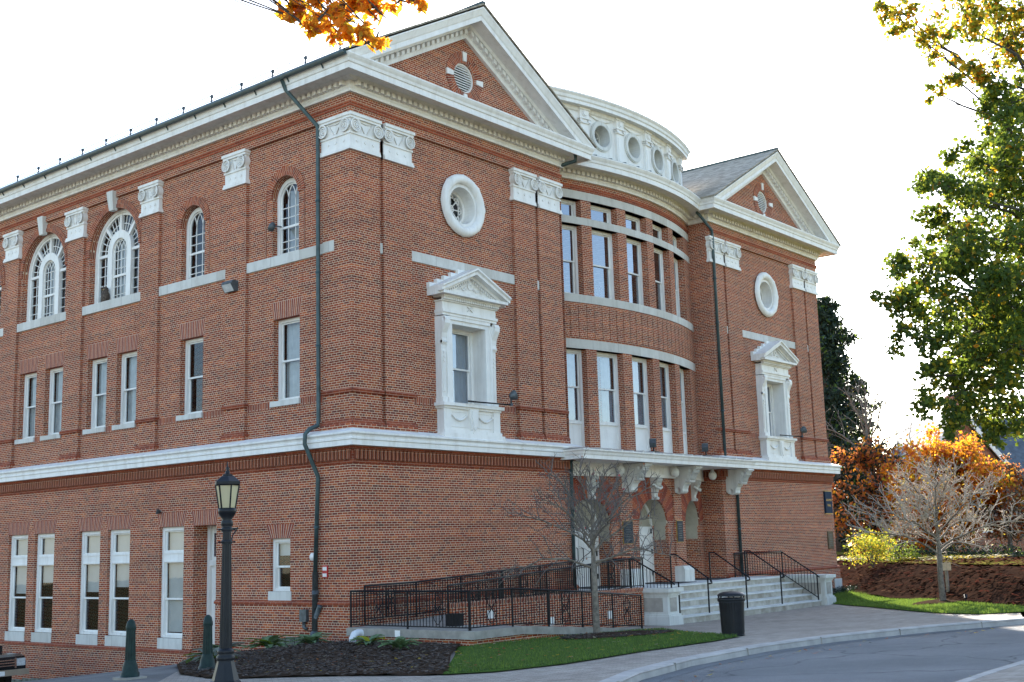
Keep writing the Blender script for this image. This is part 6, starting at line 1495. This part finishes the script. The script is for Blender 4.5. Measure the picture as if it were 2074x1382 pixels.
# ------------------------------------------------------------------ far brick house
hp=cam_pt(1968,1150,78); hr=empty("far_house","distant brick house with steep slate gable and white bargeboards behind the maple","house",tuple(hp))
ang=YAW; hx=Vector((math.cos(ang),-math.sin(ang),0)); hy=Vector((math.sin(ang),math.cos(ang),0))
FH=lambda u,d,z:tuple(Vector(hp)+hx*u+hy*d+Vector((0,0,z)))
m=MB(); wall(m,FH,-3.0,3.3,-1,lambda u:10.0-1.32*abs(u),0,[dict(op(-.6,.6,6.2,7.9),rev=.2),dict(op(-1.9,-.9,2.2,4.0),rev=.2),dict(op(.9,1.9,2.2,4.0),rev=.2)],brks=(0,)); wall(m,FH,-3.2,10,-1,5.4,1.5,(),seg=4)
wall(m,lambda u,d,z:FH(-3.0+d,u,z),0,9,-1,5.9,0); m.build("wall",MB_BRICK,hr)
m=MB()
for s_ in (-1,1):
    e=3.9; m.face([FH(0,-.5,10.25),FH(s_*e,-.5,10.25-1.32*e),FH(s_*e,10,10.25-1.32*e),FH(0,10,10.25)]); m.face([FH(0,-.5,10.4),FH(s_*e,-.5,10.4-1.32*e),FH(s_*e,10,10.4-1.32*e),FH(0,10,10.4)])
m.face([FH(2.5,1.1,5.3),FH(11,1.1,5.3),FH(11,6,10.2),FH(2.5,6,10.2)])
M_SLATER=plain("roof_slate",(.10,.115,.135),.7,.2,3); m.build("roof",M_SLATER,hr)
m=MB()
for s_ in (-1,1): 
    e=3.9; m.prism([(0,10.42),(s_*e,10.42-1.32*e),(s_*e,9.95-1.32*e),(0,9.95)],-.62,-.5,lambda u,z,d:FH(u,d,z))
m.build("bargeboard",M_WHITE,hr)
for (a,b,c,d) in ((-.6,.6,6.2,7.9),(-1.9,-.9,2.2,4.0),(.9,1.9,2.2,4.0)):
    m=MB(); m.box(FH,a,b,.08,.14,c,c+.1); m.box(FH,a,b,.08,.14,d-.1,d); m.box(FH,a,a+.1,.08,.14,c+.1,d-.1); m.box(FH,b-.1,b,.08,.14,c+.1,d-.1); m.box(FH,a+.1,b-.1,.1,.14,(c+d)/2-.04,(c+d)/2+.04); w=m.build("window",M_WHITE,hr); m=MB(); m.face([FH(a,.15,c),FH(b,.15,c),FH(b,.15,d),FH(a,.15,d)]); m.build("pane",M_GLASSR,w)
m=MB(); m.box(FH,.6,1.5,3,3.8,8.5,11.6); m.build("chimney",MB_BRICK,hr)
# far wood beyond the bank: one mass nobody could count
random.seed(77); m=MB(); lf=[L_DARKG,L_GREEN,L_RUST]
for k in range(150):
    u=random.uniform(1560,2500); D=random.uniform(92,125); v=random.uniform(1015,1130); c=cam_pt(u,v,D); rr=random.uniform(.9,1.9)
    for _ in range(95):
        p=c+rv(rr*random.uniform(.3,1)); leaf(m,p,.55,random.choices((0,1,2),(.62,.2,.18))[0],1)
tag(m.build("far_wood",lf),"dark far-off wood behind the bank at the right","wood",None,'stuff')
# wooded edge of the campus west of the hall, seen in the window glass
random.seed(78); m=MB(); lf=[L_GREEN,L_ORANGE,L_YGREEN]
for k in range(120):
    y=random.uniform(-35,75); c=Vector((random.uniform(-75,-60),y,random.uniform(-2,9)+3*math.sin(y*.2))); rr=random.uniform(1.5,3)
    for _ in range(60):
        p=c+rv(rr*random.uniform(.3,1)); leaf(m,p,1.1,random.choices((0,1,2),(.5,.3,.2))[0],1)
tag(m.build("far_wood",lf),"autumn wood across the drive, facing the long brick side","wood",None,'stuff')
